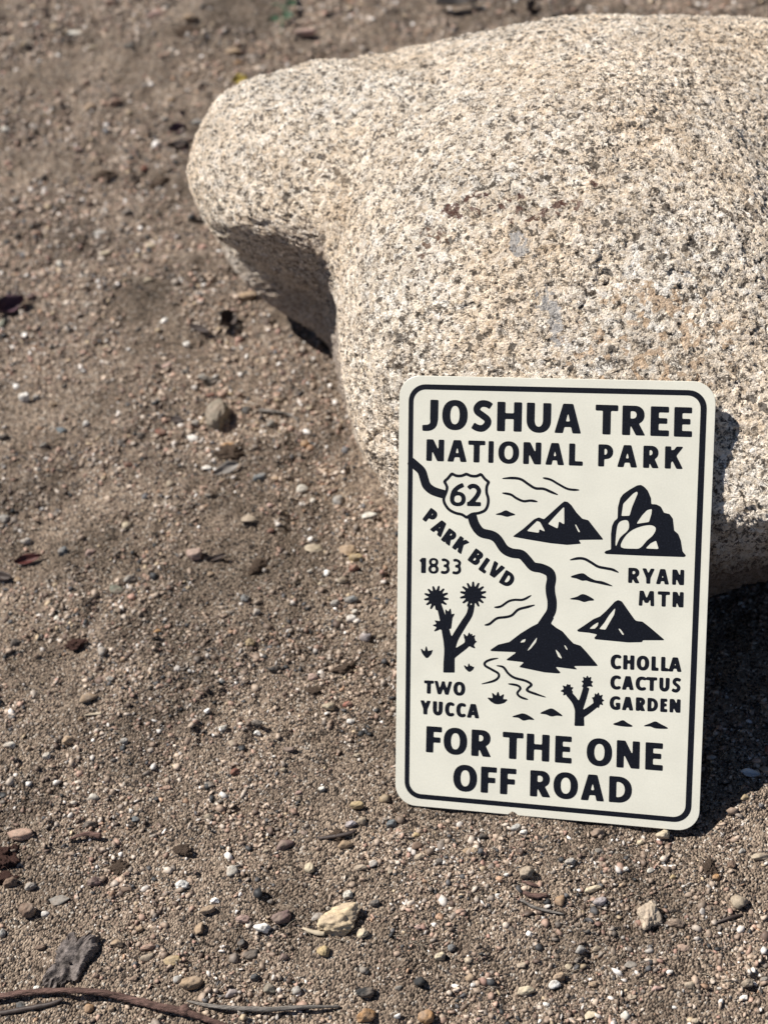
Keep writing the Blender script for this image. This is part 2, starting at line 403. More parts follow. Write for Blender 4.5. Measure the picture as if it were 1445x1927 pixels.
def build_boulder():
    n = 660
    axis = np.array([-.12, -.60, .79]); axis /= np.linalg.norm(axis)
    a1 = np.cross(axis, [1, 0, 0]); a1 /= np.linalg.norm(a1); a2 = np.cross(axis, a1)
    def dirs(m):
        u = np.linspace(-1, 1, m + 1); A, B = np.meshgrid(u, u, indexing='ij')
        r = np.maximum(abs(A), abs(B)); rr = np.hypot(A, B) + 1e-9
        A, B = A / rr * r, B / rr * r                       # square -> disk
        th = np.where(r < .8, r / .8 * math.radians(104), math.radians(104) + (r - .8) / .2 * math.radians(76))
        ph = np.arctan2(B, A)
        return (np.cos(th)[..., None] * axis + np.sin(th)[..., None] * (np.cos(ph)[..., None] * a1 + np.sin(ph)[..., None] * a2))
    Dc = dirs(n // 4)
    Rc_ = radius_along(Dc)
    D = dirs(n)
    # upsample the coarse radius, then polish
    m = n // 4
    idx = np.linspace(0, m, n + 1); i0 = np.minimum(idx.astype(int), m - 1); fr = idx - i0
    Ru = Rc_[i0] * (1 - fr)[:, None] + Rc_[i0 + 1] * fr[:, None]
    Ru = Ru[:, i0] * (1 - fr) + Ru[:, i0 + 1] * fr
    for _ in range(3):
        e = .02
        f0 = boulder_sdf(BC + D * Ru[..., None]); f1 = boulder_sdf(BC + D * (Ru + e)[..., None])
        Ru = Ru - np.clip(f0 / np.maximum((f1 - f0) / e, .25), -.4, .4)
    P = BC + D * Ru[..., None]
    disp = .16 * vnoise(P, .33, 4.) + .10 * vnoise(P, .8, 11.) + .045 * vnoise(P, 1.9, 17.) + .03 * vnoise(P, 4.1, 23.)
    # groove between knob and body, pits and flakes
    for sc_, of_, am_ in ((.26, 60., .10), (.5, 66., .06)):
        cr = vnoise(P, sc_, of_) + .12 * vnoise(P, 2.2, of_); disp = disp - am_ * np.exp(-(cr / .035) ** 2) * np.clip(vnoise(P, .2, of_ + 5) * 3, 0, 1)
    disp = disp + .11 * np.abs(vnoise(P, .55, 44.)) + .05 * np.abs(vnoise(P, 1.4, 47.)) - .05
    fl = vnoise(P, 1.3, 40.); disp = disp - .10 * np.clip(fl - .35, 0, 1)
    near = np.exp(-(((P[..., 0] - 4.4) / 4.) ** 2 + ((P[..., 1] - 26.3) / 2.) ** 2 + ((P[..., 2] - 8.3) / 1.4) ** 2))
    disp = disp * (1 - .8 * near) - .06 * near
    # fold that sets the knob off from the body
    gr = [np.array(g) / CM for g in (surf_pt(628, 215), surf_pt(618, 250), surf_pt(614, 320), surf_pt(603, 405))]
    dg = np.full(P.shape[:-1], 1e9)
    for a, b in zip(gr[:-1], gr[1:]):
        e = b - a; t = np.clip(((P - a) @ e) / (e @ e), 0, 1); dg = np.minimum(dg, ((P - a - t[..., None] * e) ** 2).sum(-1))
    disp = disp - (SADDLE * np.exp(-dg / .75) + .22 * np.exp(-dg / .12)) * np.clip((P[..., 2] - 5.6) / 2., 0, 1)
    P = P + D * disp[..., None]
    # the patch the sticker rests against is a little flattened
    q = P - STK_C; a = np.abs(q @ STK_X) - SW / 2; b = -(q @ STK_D) - SH / 2; dn = q @ STK_N + .17
    w = np.clip(1 - a / .5, 0, 1) * np.clip(1 - b / .6, 0, 1)
    P = P - STK_N * (np.clip(dn, 0, None) * w)[..., None]
    N = n + 1
    ids = np.arange(N * N).reshape(N, N)
    edge = np.zeros((N, N), bool); edge[0] = edge[-1] = edge[:, 0] = edge[:, -1] = True
    ids2 = ids.copy(); ids2[edge] = 0
    F = np.stack([ids2[:-1, :-1], ids2[1:, :-1], ids2[1:, 1:], ids2[:-1, 1:]], -1).reshape(-1, 4)
    # faces at the far pole that fold onto the welded vertex become triangles: keep only those with >= 3 corners
    srt = np.sort(F, 1); uniq = 1 + (np.diff(srt, axis=1) != 0).sum(1)
    quads = F[uniq == 4]
    V = P.reshape(-1, 3) * CM
    used = np.zeros(N * N, bool); used[quads.ravel()] = True
    mp = np.cumsum(used) - 1
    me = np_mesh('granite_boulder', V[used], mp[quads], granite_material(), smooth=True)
    o = link(bpy.data.objects.new('granite_boulder', me))
    setp(o, 'large pale granite boulder with a rounded knob, the sticker leaning against its front', 'boulder')
    return o

def surf_pt(px, py):
    """where the view of the photo meets the boulder, in metres (to place its mineral specks)"""
    d = (px - 722.5) / FPX * RC - (py - 963.5) / FPX * UC + FW
    for t in np.arange(24, 60, .1):
        p = np.array([0, 0, CAM_H]) + d * t
        if boulder_sdf(p) < 0.1: break
    return tuple(p * CM)
SADDLE = .50
RUST = (.10, .035, .025)
GREY = (.44, .43, .425)
GRANITE_SPOTS = [
    (surf_pt(870, 384), (.0085, .004, .003), RUST, .30), (surf_pt(990, 386), (.009, .004, .003), RUST, .30),
    (surf_pt(1112, 318), (.0015, .0013, .0013), RUST, .9), (surf_pt(1118, 342), (.0015, .0013, .0013), RUST, .9),
    (surf_pt(1062, 392), (.005, .003, .002), RUST, .35), (surf_pt(800, 455), (.006, .004, .004), (.16, .085, .05), .22),
    (surf_pt(975, 462), (.0022, .0035, .0035), GREY, .6), (surf_pt(1045, 600), (.0016, .007, .007), GREY, .75),
    (surf_pt(1020, 560), (.0018, .004, .004), GREY, .6), (surf_pt(1380, 385), (.010, .006, .005), (.13, .10, .075), .25),
    (surf_pt(740, 660), (.006, .005, .006), (.07, .05, .035), .35), (surf_pt(640, 300), (.004, .008, .008), (.16, .12, .08), .4),
    (surf_pt(1225, 640), (.020, .014, .012), (.60, .44, .30), .22), 
]

# ------------------------------------------------------------------ ground sheet
def build_ground():
    def axis_coords(a, b, step, far):
        c = list(np.arange(a, b, step))
        up = []; x = b; s = step
        while x < far: up.append(x); s *= 1.35; x += s
        up.append(far)
        dn = []; x = a; s = step
        while x > -far: s *= 1.35; x -= s; dn.append(max(x, -far))
        return np.array(dn[::-1] + c + up)
    xs = axis_coords(-17, 24, .10, 4000)
    ys = axis_coords(11, 66, .115, 4000)
    X, Y = np.meshgrid(xs, ys, indexing='ij')
    Z = ground_z(X, Y)
    p = xyz(X, Y)
    inner = (np.abs(X) < 40) & (Y > 0) & (Y < 90)
    Z = Z + inner * .022 * vnoise(p, 6.5, 3.)
    n, m = X.shape
    ids = np.arange(n * m).reshape(n, m)
    F = np.stack([ids[:-1, :-1], ids[1:, :-1], ids[1:, 1:], ids[:-1, 1:]], -1).reshape(-1, 4)
    me = np_mesh('ground', np.stack([X, Y, Z], -1).reshape(-1, 3) * CM, F, sand_material(), ground_tint(X, Y).reshape(-1, 3), smooth=True)
    o = link(bpy.data.objects.new('ground', me)); setp(o, kind='structure')

# grain palettes: weights and linear colours
PAL = np.array([(.41, .325, .255), (.30, .23, .18), (.49, .40, .32), (.25, .215, .185), (.56, .49, .42), (.43, .30, .235),
                (.66, .62, .58), (.88, .86, .83), (.42, .28, .19), (.40, .255, .205), (.10, .10, .105), (.04, .042, .045), (.14, .10, .08), (.52, .42, .29)])
PW = np.array([19, 17, 16, 11, 10, 11, 5, 2.4, 2., 2.8, 5.5, 5, 9, 2.4]); PW /= PW.sum()

def ico():
    t = (1 + 5 ** .5) / 2
    V = np.array([(-1, t, 0), (1, t, 0), (-1, -t, 0), (1, -t, 0), (0, -1, t), (0, 1, t), (0, -1, -t), (0, 1, -t), (t, 0, -1), (t, 0, 1), (-t, 0, -1), (-t, 0, 1)], float)
    V /= np.linalg.norm(V, axis=1)[:, None]
    F = np.array([(0, 11, 5), (0, 5, 1), (0, 1, 7), (0, 7, 10), (0, 10, 11), (1, 5, 9), (5, 11, 4), (11, 10, 2), (10, 7, 6), (7, 1, 8), (3, 9, 4), (3, 4, 2), (3, 2, 6), (3, 6, 8), (3, 8, 9), (4, 9, 5), (2, 4, 11), (6, 2, 10), (8, 6, 7), (9, 8, 1)])
    return V, F
def octa():
    V = np.array([(1, 0, 0), (-1, 0, 0), (0, 1, 0), (0, -1, 0), (0, 0, 1), (0, 0, -1)], float)
    F = np.array([(0, 2, 4), (2, 1, 4), (1, 3, 4), (3, 0, 4), (2, 0, 5), (1, 2, 5), (3, 1, 5), (0, 3, 5)])
    return V, F
def subdiv(V, F):
    V = list(map(tuple, V)); cache = {}; out = []
    def mid(a, b):
        k = (min(a, b), max(a, b))
        if k not in cache:
            p = np.array(V[a]) + np.array(V[b]); p /= np.linalg.norm(p); V.append(tuple(p)); cache[k] = len(V) - 1
        return cache[k]
    for a, b, c in F:
        ab, bc, ca = mid(a, b), mid(b, c), mid(c, a)
        out += [(a, ab, ca), (b, bc, ab), (c, ca, bc), (ab, bc, ca)]
    return np.array(V), np.array(out)

def rand_rot(n):
    q = rng.normal(size=(n, 4)); q /= np.linalg.norm(q, axis=1)[:, None]
    w, x, y, z = q.T
    return np.stack([np.stack([1 - 2 * (y * y + z * z), 2 * (x * y - z * w), 2 * (x * z + y * w)], -1),
                     np.stack([2 * (x * y + z * w), 1 - 2 * (x * x + z * z), 2 * (y * z - x * w)], -1),
                     np.stack([2 * (x * z - y * w), 2 * (y * z + x * w), 1 - 2 * (x * x + y * y)], -1)], 1)

def in_view(x, y, margin=60):
    """points of the ground the picture, widened a little for a step to the side, can see"""
    d = np.stack([x, y, np.full_like(x, -CAM_H)], -1)
    w = d @ FW; u = FPX * (d @ RC) / w + 722.5; v = 963.5 - FPX * (d @ UC) / w
    return (u > -margin) & (u < 1445 + margin) & (v > -margin) & (v < 1927 + margin)

def scatter(n, size_fn, base, jitter, sink, size_max=.03):
    """n grains of the unit shape base as one big V, F, C"""
    bV, bF = base
    pts = []
    got = 0
    while got < n:
        k = n * 2
        y = 12.5 + (68 - 12.5) * rng.random(k) ** 1.0
        x = -19 + 46 * rng.random(k)
        keep = in_view(x, y)
        # fewer, since blurred and far, beyond the boulder
        keep &= rng.random(k) < np.clip((30 / y) ** 1.1, 0, 1)
        q = xyz(x, y); dens = .55 + .75 * vnoise(q, .42, 50.) + .6 * vnoise(q, 1.3, 60.) + .4 * vnoise(q, 3.1, 66.)
        keep &= rng.random(k) < dens
        ux, uy = 7.15 / 7.48, -2.22 / 7.48; tt = np.clip((x + .74) * ux + (y - 20.82) * uy, 0, 7.48)
        keep &= ((x + .74 - ux * tt) ** 2 + (y - 20.82 - uy * tt) ** 2) > (.05 + 4 * size_max) ** 2 * .5
        x, y = x[keep], y[keep]
        z = ground_z(x, y)
        keep = boulder_sdf(xyz(x, y, z)) > .02
        pts.append(np.stack([x, y, z], -1)[keep]); got += keep.sum()
    P = np.concatenate(pts)[:n]
    s = size_fn(n) * (1 + .35 * np.clip((P[:, 1] - 30) / 30, 0, 1.2))
    sc = s[:, None] * (1 + .78 * (rng.random((n, 3)) - .5) * 2 * .8)
    R = rand_rot(n)
    L = bV[None] * (1 + jitter * (rng.random((n, len(bV), 1)) - .5) * 2) * sc[:, None, :]
    L = np.einsum('nij,nkj->nki', R, L)
    L[..., 2] *= .8
    P[:, 2] += s * sink
    V = (P[:, None, :] + L).reshape(-1, 3) * CM
    F = (bF[None] + (np.arange(n) * len(bV))[:, None, None]).reshape(-1, 3)
    ci = rng.choice(len(PAL), n, p=PW)
    C = PAL[ci] * (1 + .3 * (rng.random((n, 1)) - .5) * 2)
    C = np.repeat(C * ground_tint(P[:, 0], P[:, 1]), len(bV), 0)
    return V, F, C

def build_grains():
    I = ico()
    parts = [scatter(118000, lambda n: .011 + .018 * rng.random(n) ** 1.5, octa(), .60, .22, .02),
             scatter(36000, lambda n: .028 + .036 * rng.random(n) ** 2.0, I, .50, .38, .04),
             scatter(5200, lambda n: .055 + .050 * rng.random(n) ** 2.2, I, .42, .28, .08)]
    Vs, Fs, Cs = [], [], []; o = 0
    for V, F, C in parts:
        Vs.append(V); Fs.append(F + o); Cs.append(C); o += len(V)
    me = np_mesh('sand_grains', np.concatenate(Vs), np.concatenate(Fs), grain_material(), np.concatenate(Cs))
    ob = link(bpy.data.objects.new('sand_grains', me))
    setp(ob, 'coarse mixed sand and grit covering the dry ground', 'sand', kind='stuff')

# ------------------------------------------------------------------ sticker artwork, traced in photo pixels
GS = .0105                                        # cm per lattice cell of the print
GNX, GNY = int(SW / GS) + 1, int(SH / GS) + 1
gx = (np.arange(GNX) - (GNX - 1) / 2) * GS; gy = (np.arange(GNY) - (GNY - 1) / 2) * GS
GX, GY = np.meshgrid(gx, gy, indexing='ij')
_c = np.array([STK_C - [0, 0, CAM_H]])
_w = _c[..., None, :] + GX[..., None] * STK_X + GY[..., None] * STK_D
_z = _w @ FW
PXG = FPX * (_w @ RC) / _z + 722.5; PYG = 963.5 - FPX * (_w @ UC) / _z
PXG = PXG.reshape(GNX, GNY); PYG = PYG.reshape(GNX, GNY)
del _w, _z
# px -> lattice, for bounding boxes
def _lat(px, py):
    d = (px - 722.5) / FPX * RC - (py - 963.5) / FPX * UC + FW
    t = (_c[0] @ STK_N) / (d @ STK_N)
    q = d * t - _c[0]
    return (q @ STK_X) / GS + (GNX - 1) / 2, (q @ STK_D) / GS + (GNY - 1) / 2

def sd_poly(poly, X, Y):
    d = np.full(X.shape, 1e9); inside = np.zeros(X.shape, bool)
    n = len(poly)
    for i in range(n):
        ax, ay = poly[i]; bx, by = poly[(i + 1) % n]
        ex, ey = bx - ax, by - ay; L = ex * ex + ey * ey
        if L < 1e-12: continue
        wx, wy = X - ax, Y - ay
        t = np.clip((wx * ex + wy * ey) / L, 0, 1)
        d = np.minimum(d, (wx - ex * t) ** 2 + (wy - ey * t) ** 2)
        if ay != by:
            c = ((ay > Y) != (by > Y)) & (X < (bx - ax) * (Y - ay) / (by - ay) + ax)
            inside ^= c
    d = np.sqrt(d)
    return np.where(inside, -d, d)

class Layer:
    def __init__(self): self.d = np.full((GNX, GNY), 9.0)
    def ops(self, lst):
        """lst of (sign, polygon px, offset): a little local field, then merged into the layer"""
        allp = np.concatenate([np.asarray(p) for s, p, o in lst if s == '+'])
        ii = np.array([_lat(*p) for p in allp])
        a0, b0 = np.maximum(ii.min(0).astype(int) - 7, 0); a1, b1 = ii.max(0).astype(int) + 9
        a1, b1 = min(a1, GNX), min(b1, GNY)
        X, Y = PXG[a0:a1, b0:b1], PYG[a0:a1, b0:b1]
        loc = np.full(X.shape, 9.0)
        for s, p, o in lst:
            dd = sd_poly(np.asarray(p, float), X, Y) + o
            loc = np.minimum(loc, dd) if s == '+' else np.maximum(loc, -dd)
        self.d[a0:a1, b0:b1] = np.minimum(self.d[a0:a1, b0:b1], loc)

def Z1(pts): return [(730 + x / 2.258, 690 + y / 2.258) for x, y in pts]
def Z2(pts): return [(730 + x / 4.516, 860 + y / 4.516) for x, y in pts]
def Z3(pts): return [(1000 + x / 4.014, 880 + y / 4.014) for x, y in pts]
def Z4(pts): return [(730 + x / 4.25, 1060 + y / 4.25) for x, y in pts]
def Z5(pts): return [(1000 + x / 4.129, 1120 + y / 4.129) for x, y in pts]
def Z6(pts): return [(730 + x / 2.258, 1320 + y / 2.258) for x, y in pts]

def band(pts, w, taper=0.0, n=6, w1=None):
    """outline of a smooth stroke; w full width at start, w1 at the end, taper thins both tips"""
    C = lerp_pts(pts, n); k = len(C)
    T = np.gradient(C, axis=0); T /= np.linalg.norm(T, axis=1)[:, None] + 1e-9
    Nn = np.stack([-T[:, 1], T[:, 0]], -1)
    u = np.linspace(0, 1, k)
    ww = (w + ((w1 if w1 is not None else w) - w) * u) * .5
    if taper: ww = ww * np.clip(np.minimum(u, 1 - u) / taper + .35, .35, 1)
    return np.concatenate([C + Nn * ww[:, None], (C - Nn * ww[:, None])[::-1]])

def star(cx, cy, R, r, n, a0=0.0, jit=.08, seed=1):
    rs = random.Random(seed); out = []
    for i in range(n):
        a = a0 + 2 * math.pi * i / n
        for da, rad in ((-.5, r), (-.07 * n / 6.28, R * (1 - .0 - jit * rs.random())), (.07 * n / 6.28, R * (1 - jit * rs.random()))):
            aa = a + da * 2 * math.pi / n
            out.append((cx + rad * math.cos(aa), cy + rad * math.sin(aa)))
    return out

def leaves(cx, cy, tips, w):
    """pointed leaves fanning from one point"""
    out = []
    for tx, ty in tips:
        dx, dy = tx - cx, ty - cy; L = math.hypot(dx, dy); nx, ny = -dy / L, dx / L
        out.append([(cx + nx * w * .3, cy + ny * w * .3), (cx + dx * .55 + nx * w * .5, cy + dy * .55 + ny * w * .5), (tx + nx * w * .1, ty + ny * w * .1), (tx - nx * w * .1, ty - ny * w * .1), (cx + dx * .55 - nx * w * .5, cy + dy * .55 - ny * w * .5), (cx - nx * w * .3, cy - ny * w * .3)])
    return out

# --- lettering: glyphs in cap-height units, y up, a = width
S_, T_ = .275, .20
def R_(x0, y0, x1, y1): return [(x0, y0), (x1, y0), (x1, y1), (x0, y1)]
def ell(cx, cy, rx, ry, n=40, e=2.25, a0=0, a1=2 * math.pi):
    out = []
    for i in range(n + 1):
        t = a0 + (a1 - a0) * i / n; c, s = math.cos(t), math.sin(t)
        out.append((cx + rx * math.copysign(abs(c) ** (2 / e), c), cy + ry * math.copysign(abs(s) ** (2 / e), s)))
    return out
def bowl(x0, x1, y0, y1, k=1.0):
    ry = (y1 - y0) / 2; rx = min((x1 - x0) * .9, ry * 1.05 * k)
    return [(x0, y0)] + ell(x1 - rx, (y0 + y1) / 2, rx, ry, 16, 2.2, -math.pi / 2, math.pi / 2) + [(x0, y1)]
def bowls(s, t, x1, y0, y1): return [('+', bowl(0, x1, y0, y1)), ('-', bowl(s, x1 - s * .97, y0 + t, y1 - t))]
def seg(p, q, w, ext=0.0):
    p = np.array(p, float); q = np.array(q, float); d = (q - p) / np.linalg.norm(q - p); n = np.array([-d[1], d[0]]) * w / 2
    p = p - d * ext; q = q + d * ext
    return [tuple(p + n), tuple(q + n), tuple(q - n), tuple(p - n)]
def clip01(poly, y0=0.0, y1=1.0):
    for (k, lim) in ((1, y1), (-1, y0)):
        out = []
        for i in range(len(poly)):
            a, b = poly[i - 1], poly[i]
            ia, ib = k * (a[1] - lim) <= 0, k * (b[1] - lim) <= 0
            if ia != ib:
                t = (lim - a[1]) / (b[1] - a[1]); out.append((a[0] + (b[0] - a[0]) * t, lim))
            if ib: out.append(b)
        poly = out
    return poly

def glyph(ch, a):
    s, t = S_, T_
    st = ('+', R_(0, 0, s, 1))
    if ch == 'I': return [('+', R_(0, 0, a, 1))]
    if ch == 'H': return [st, ('+', R_(a - s, 0, a, 1)), ('+', R_(.1, .42, a - .1, .42 + t))]
    if ch == 'T': return [('+', R_(0, 1 - t, a, 1)), ('+', R_(a / 2 - s / 2, 0, a / 2 + s / 2, 1))]
    if ch == 'E': return [st, ('+', R_(0, 0, a, t)), ('+', R_(0, 1 - t, a * .98, 1)), ('+', R_(0, .42, a * .9, .42 + t * .95))]
    if ch == 'F': return [st, ('+', R_(0, 1 - t, a, 1)), ('+', R_(0, .39, a * .92, .39 + t))]
    if ch == 'L': return [st, ('+', R_(0, 0, a, t))]
    if ch == 'N': return [('+', R_(0, 0, s * .95, 1)), ('+', R_(a - s * .95, 0, a, 1)), ('+', [(0, 1), (s * 1.12, 1), (a, 0), (a - s * 1.12, 0)])]
    if ch == 'M': return [('+', [(0, 0), (s * .9, 0), (s * 1.0, 1), (.04, 1)]), ('+', [(a - s * .9, 0), (a, 0), (a - .04, 1), (a - s, 1)]),
                          ('+', [(.04, 1), (s * 1.15, 1), (a / 2 + s * .42, .2), (a / 2 - s * .42, .2)]), ('+', [(a - .04, 1), (a - s * 1.15, 1), (a / 2 - s * .42, .2), (a / 2 + s * .42, .2)])]
    if ch in 'AV':
        g = [[(0, 0), (s * 1.05, 0), (a / 2 + s * .08, .80), (a / 2 + s * .1, 1), (a / 2 - s * .62, 1)]]
        g.append([(a - x, y) for x, y in g[0]])
        if ch == 'V': return [('+', [(x, 1 - y) for x, y in q]) for q in g]
        return [('+', g[0]), ('+', g[1]), ('+', R_(a * .24, .21, a * .76, .21 + t * .95))]
    if ch == 'W':
        xs = [s * .42, a * .29, a * .5, a * .71, a - s * .42]; ys = [1, 0, .86, 0, 1]
        return [('+', clip01(seg((xs[i], ys[i]), (xs[i + 1], ys[i + 1]), s * .82, .12))) for i in range(4)]
    if ch == 'Y': return [('+', R_(a / 2 - s / 2, 0, a / 2 + s / 2, .46)), ('+', clip01(seg((s * .5, 1), (a / 2 + .0, .36), s * .92, .12), .3)), ('+', clip01(seg((a - s * .5, 1), (a / 2, .36), s * .92, .12), .3))]
    if ch == 'K': return [st, ('+', clip01(seg((s * .9, .44), (a - s * .55, 1), s * .9, .2))), ('+', clip01(seg((s * 1.25, .62), (a - s * .55, 0), s * .95, .2)))]
    if ch == 'O': return [('+', ell(a / 2, .5, a / 2, .515)), ('-', ell(a / 2, .5, a / 2 - s, .515 - t))]
    if ch in 'CG':
        g = [('+', [p for p in [(min(x, a), y) for x, y in ell(a * .60, .5, a * .60, .515)]]), ('-', ell(a * .63, .5, a * .63 - s, .515 - t)),
             ('-', [(a * .6, .30), (a * 1.3, .17), (a * 1.3, .83), (a * .6, .70)])]
        if ch == 'G': g += [('+', R_(a - s, .06, a, .53)), ('+', R_(a * .56, .53 - t * .9, a, .53))]
        return g
    if ch == 'U': return [('+', R_(0, .4, s, 1)), ('+', R_(a - s, .4, a, 1)), ('+', ell(a / 2, .42, a / 2, .435, 20, 2.2, math.pi, 2 * math.pi)), ('-', ell(a / 2, .425, a / 2 - s, .435 - t, 20, 2.2, math.pi, 2 * math.pi) + [(a - s, .6), (s, .6)])]
    if ch == 'D': return bowls(s, t, a, 0, 1)
    if ch == 'P': return [st] + bowls(s, t * .92, a, .34, 1)
    if ch == 'R': return [st] + bowls(s, t * .92, a * .96, .38, 1) + [('+', clip01(seg((a * .45, .5), (a - s * .55, 0), s, .2), 0, .5))]
    if ch == 'B': return bowls(s, t * .85, a * .95, .48, 1) + [('+', bowl(0, a, 0, .58)), ('-', bowl(s, a - s, t * .9, .50 - .05)), ('+', R_(0, .44, a * .6, .44 + t * .8))]
    if ch == 'J': return [('+', R_(a - s, .3, a, 1)), ('+', band([(a - s / 2, .5), (a - s / 2, .30), (a - s * .62, .14), (a * .42, .045), (0, .03)], s, 0, 6, T_))]
    if ch == 'S': return [('+', band([(a * .94, .83), (a * .72, .91), (a * .42, .91), (s * .56, .78), (s * .62, .64), (a * .5, .52), (a - s * .58, .38), (a - s * .56, .23), (a * .55, .085), (a * .28, .085), (0.02, .17)], S_ * .83, 0, 6))]
    if ch == '1': return [('+', R_(a - s, 0, a, 1)), ('+', clip01(seg((.0, .76), (a - s * .4, .97), .17)))]
    if ch == '2': return [('+', band([(.05, .80), (a * .28, .91), (a * .6, .90), (a - .11, .74), (a - .14, .56), (a * .55, .34), (.12, .10)], .2, 0, 6)), ('+', R_(0, 0, a, t * .95))]
    if ch == '3': return [('+', band([(.04, .88), (a * .4, .92), (a - .12, .80), (a - .14, .62), (a * .62, .53), (a * .30, .52)], .18, 0, 6)), ('+', band([(a * .3, .52), (a * .68, .51), (a - .11, .36), (a - .12, .2), (a * .5, .08), (.0, .11)], .19, 0, 6))]
    if ch == '6': return [('+', ell(a / 2, .315, a / 2, .33)), ('-', ell(a / 2, .315, a / 2 - .19, .33 - .165)), ('+', band([(a * .84, .96), (a * .52, .85), (a * .25, .66), (.105, .42), (.10, .3)], .2, 0, 6))]
    if ch == '8': return [('+', ell(a / 2, .275, a / 2, .29)), ('+', ell(a / 2, .745, a * .46, .265)), ('-', ell(a / 2, .275, a / 2 - .19, .29 - .15)), ('-', ell(a / 2, .75, a * .46 - .175, .265 - .145))]
    raise KeyError(ch)

def text(layer, conv, base, top, letters):
    """base, top: two zoom points each of the lines along the letters' feet and heads; letters: (char, x0, x1) in the same zoom"""
    def at(l, x): (xa, ya), (xb, yb) = l; return ya + (yb - ya) * (x - xa) / (xb - xa)
    for ch, x0, x1 in letters:
        cap = at(base, (x0 + x1) / 2) - at(top, (x0 + x1) / 2); a = (x1 - x0) / cap
        sh = .022
        lst = []
        for sgn, poly in glyph(ch, a):
            q = []
            for gx_, gy_ in poly:
                X = x0 + gx_ * cap + sh * cap * (gy_ - .5)
                yb, yt = at(base, X), at(top, X)
                q.append((X, yb + (yt - yb) * gy_))
            lst.append((sgn, conv(q), 0.0))
        layer.ops(lst)

def text_rot(layer, conv, ch, cx, cy, cap, width, ang):
    a = width / cap; c, s = math.cos(ang), math.sin(ang); lst = []
    for sgn, poly in glyph(ch, a):
        q = [(cx + (x - a / 2) * cap * c + (y - .5) * cap * s, cy + (x - a / 2) * cap * s - (y - .5) * cap * c) for x, y in poly]
        lst.append((sgn, conv(q), 0.0))
    layer.ops(lst)

def layer_mesh(name, D, mat, lift, parent, blur=True):
    if blur:
        for _ in range(2):
            D = (D + np.roll(D, 1, 0) + np.roll(D, -1, 0)) / 3; D = (D + np.roll(D, 1, 1) + np.roll(D, -1, 1)) / 3
    ins = D < 0
    a, b, c, d = ins[:-1, :-1], ins[1:, :-1], ins[1:, 1:], ins[:-1, 1:]
    full = a & b & c & d; mixed = (a | b | c | d) & ~full
    V, F = [], []; cache = {}
    def vert(key, x, y):
        if key not in cache: cache[key] = len(V); V.append((x, y))
        return cache[key]
    for i in range(full.shape[0]):
        row = full[i]
        if not row.any(): continue
        e = np.flatnonzero(np.diff(np.concatenate([[0], row.astype(np.int8), [0]])))
        for j0, j1 in zip(e[::2], e[1::2]):
            F.append([vert((i, j0), i, j0), vert((i + 1, j0), i + 1, j0), vert((i + 1, j1), i + 1, j1), vert((i, j1), i, j1)])
    ii, jj = np.nonzero(mixed)
    for i, j in zip(ii.tolist(), jj.tolist()):
        cs = ((i, j), (i + 1, j), (i + 1, j + 1), (i, j + 1)); poly = []
        for k in range(4):
            p, q = cs[k], cs[(k + 1) % 4]; dp, dq = D[p], D[q]
            if dp < 0: poly.append(vert(p, *p))
            if (dp < 0) != (dq < 0):
                t = float(dp / (dp - dq)); key = (p, q) if p < q else (q, p)
                poly.append(vert(key, p[0] + (q[0] - p[0]) * t, p[1] + (q[1] - p[1]) * t))
        if len(poly) >= 3: F.append(poly)
    me = bpy.data.meshes.new(name)
    me.from_pydata([((x - (GNX - 1) / 2) * GS * CM, -(y - (GNY - 1) / 2) * GS * CM, lift) for x, y in V], [], F)
    me.materials.append(mat)
    return link(bpy.data.objects.new(name, me), parent)

def rrect(x0, y0, x1, y1, r, n=8):
    out = []
    for cx, cy, a in ((x1 - r, y0 + r, -90), (x1 - r, y1 - r, 0), (x0 + r, y1 - r, 90), (x0 + r, y0 + r, 180)):
        for k in range(n + 1):
            t = math.radians(a + 90 * k / n); out.append((cx + r * math.cos(t), cy + r * math.sin(t)))
    return out

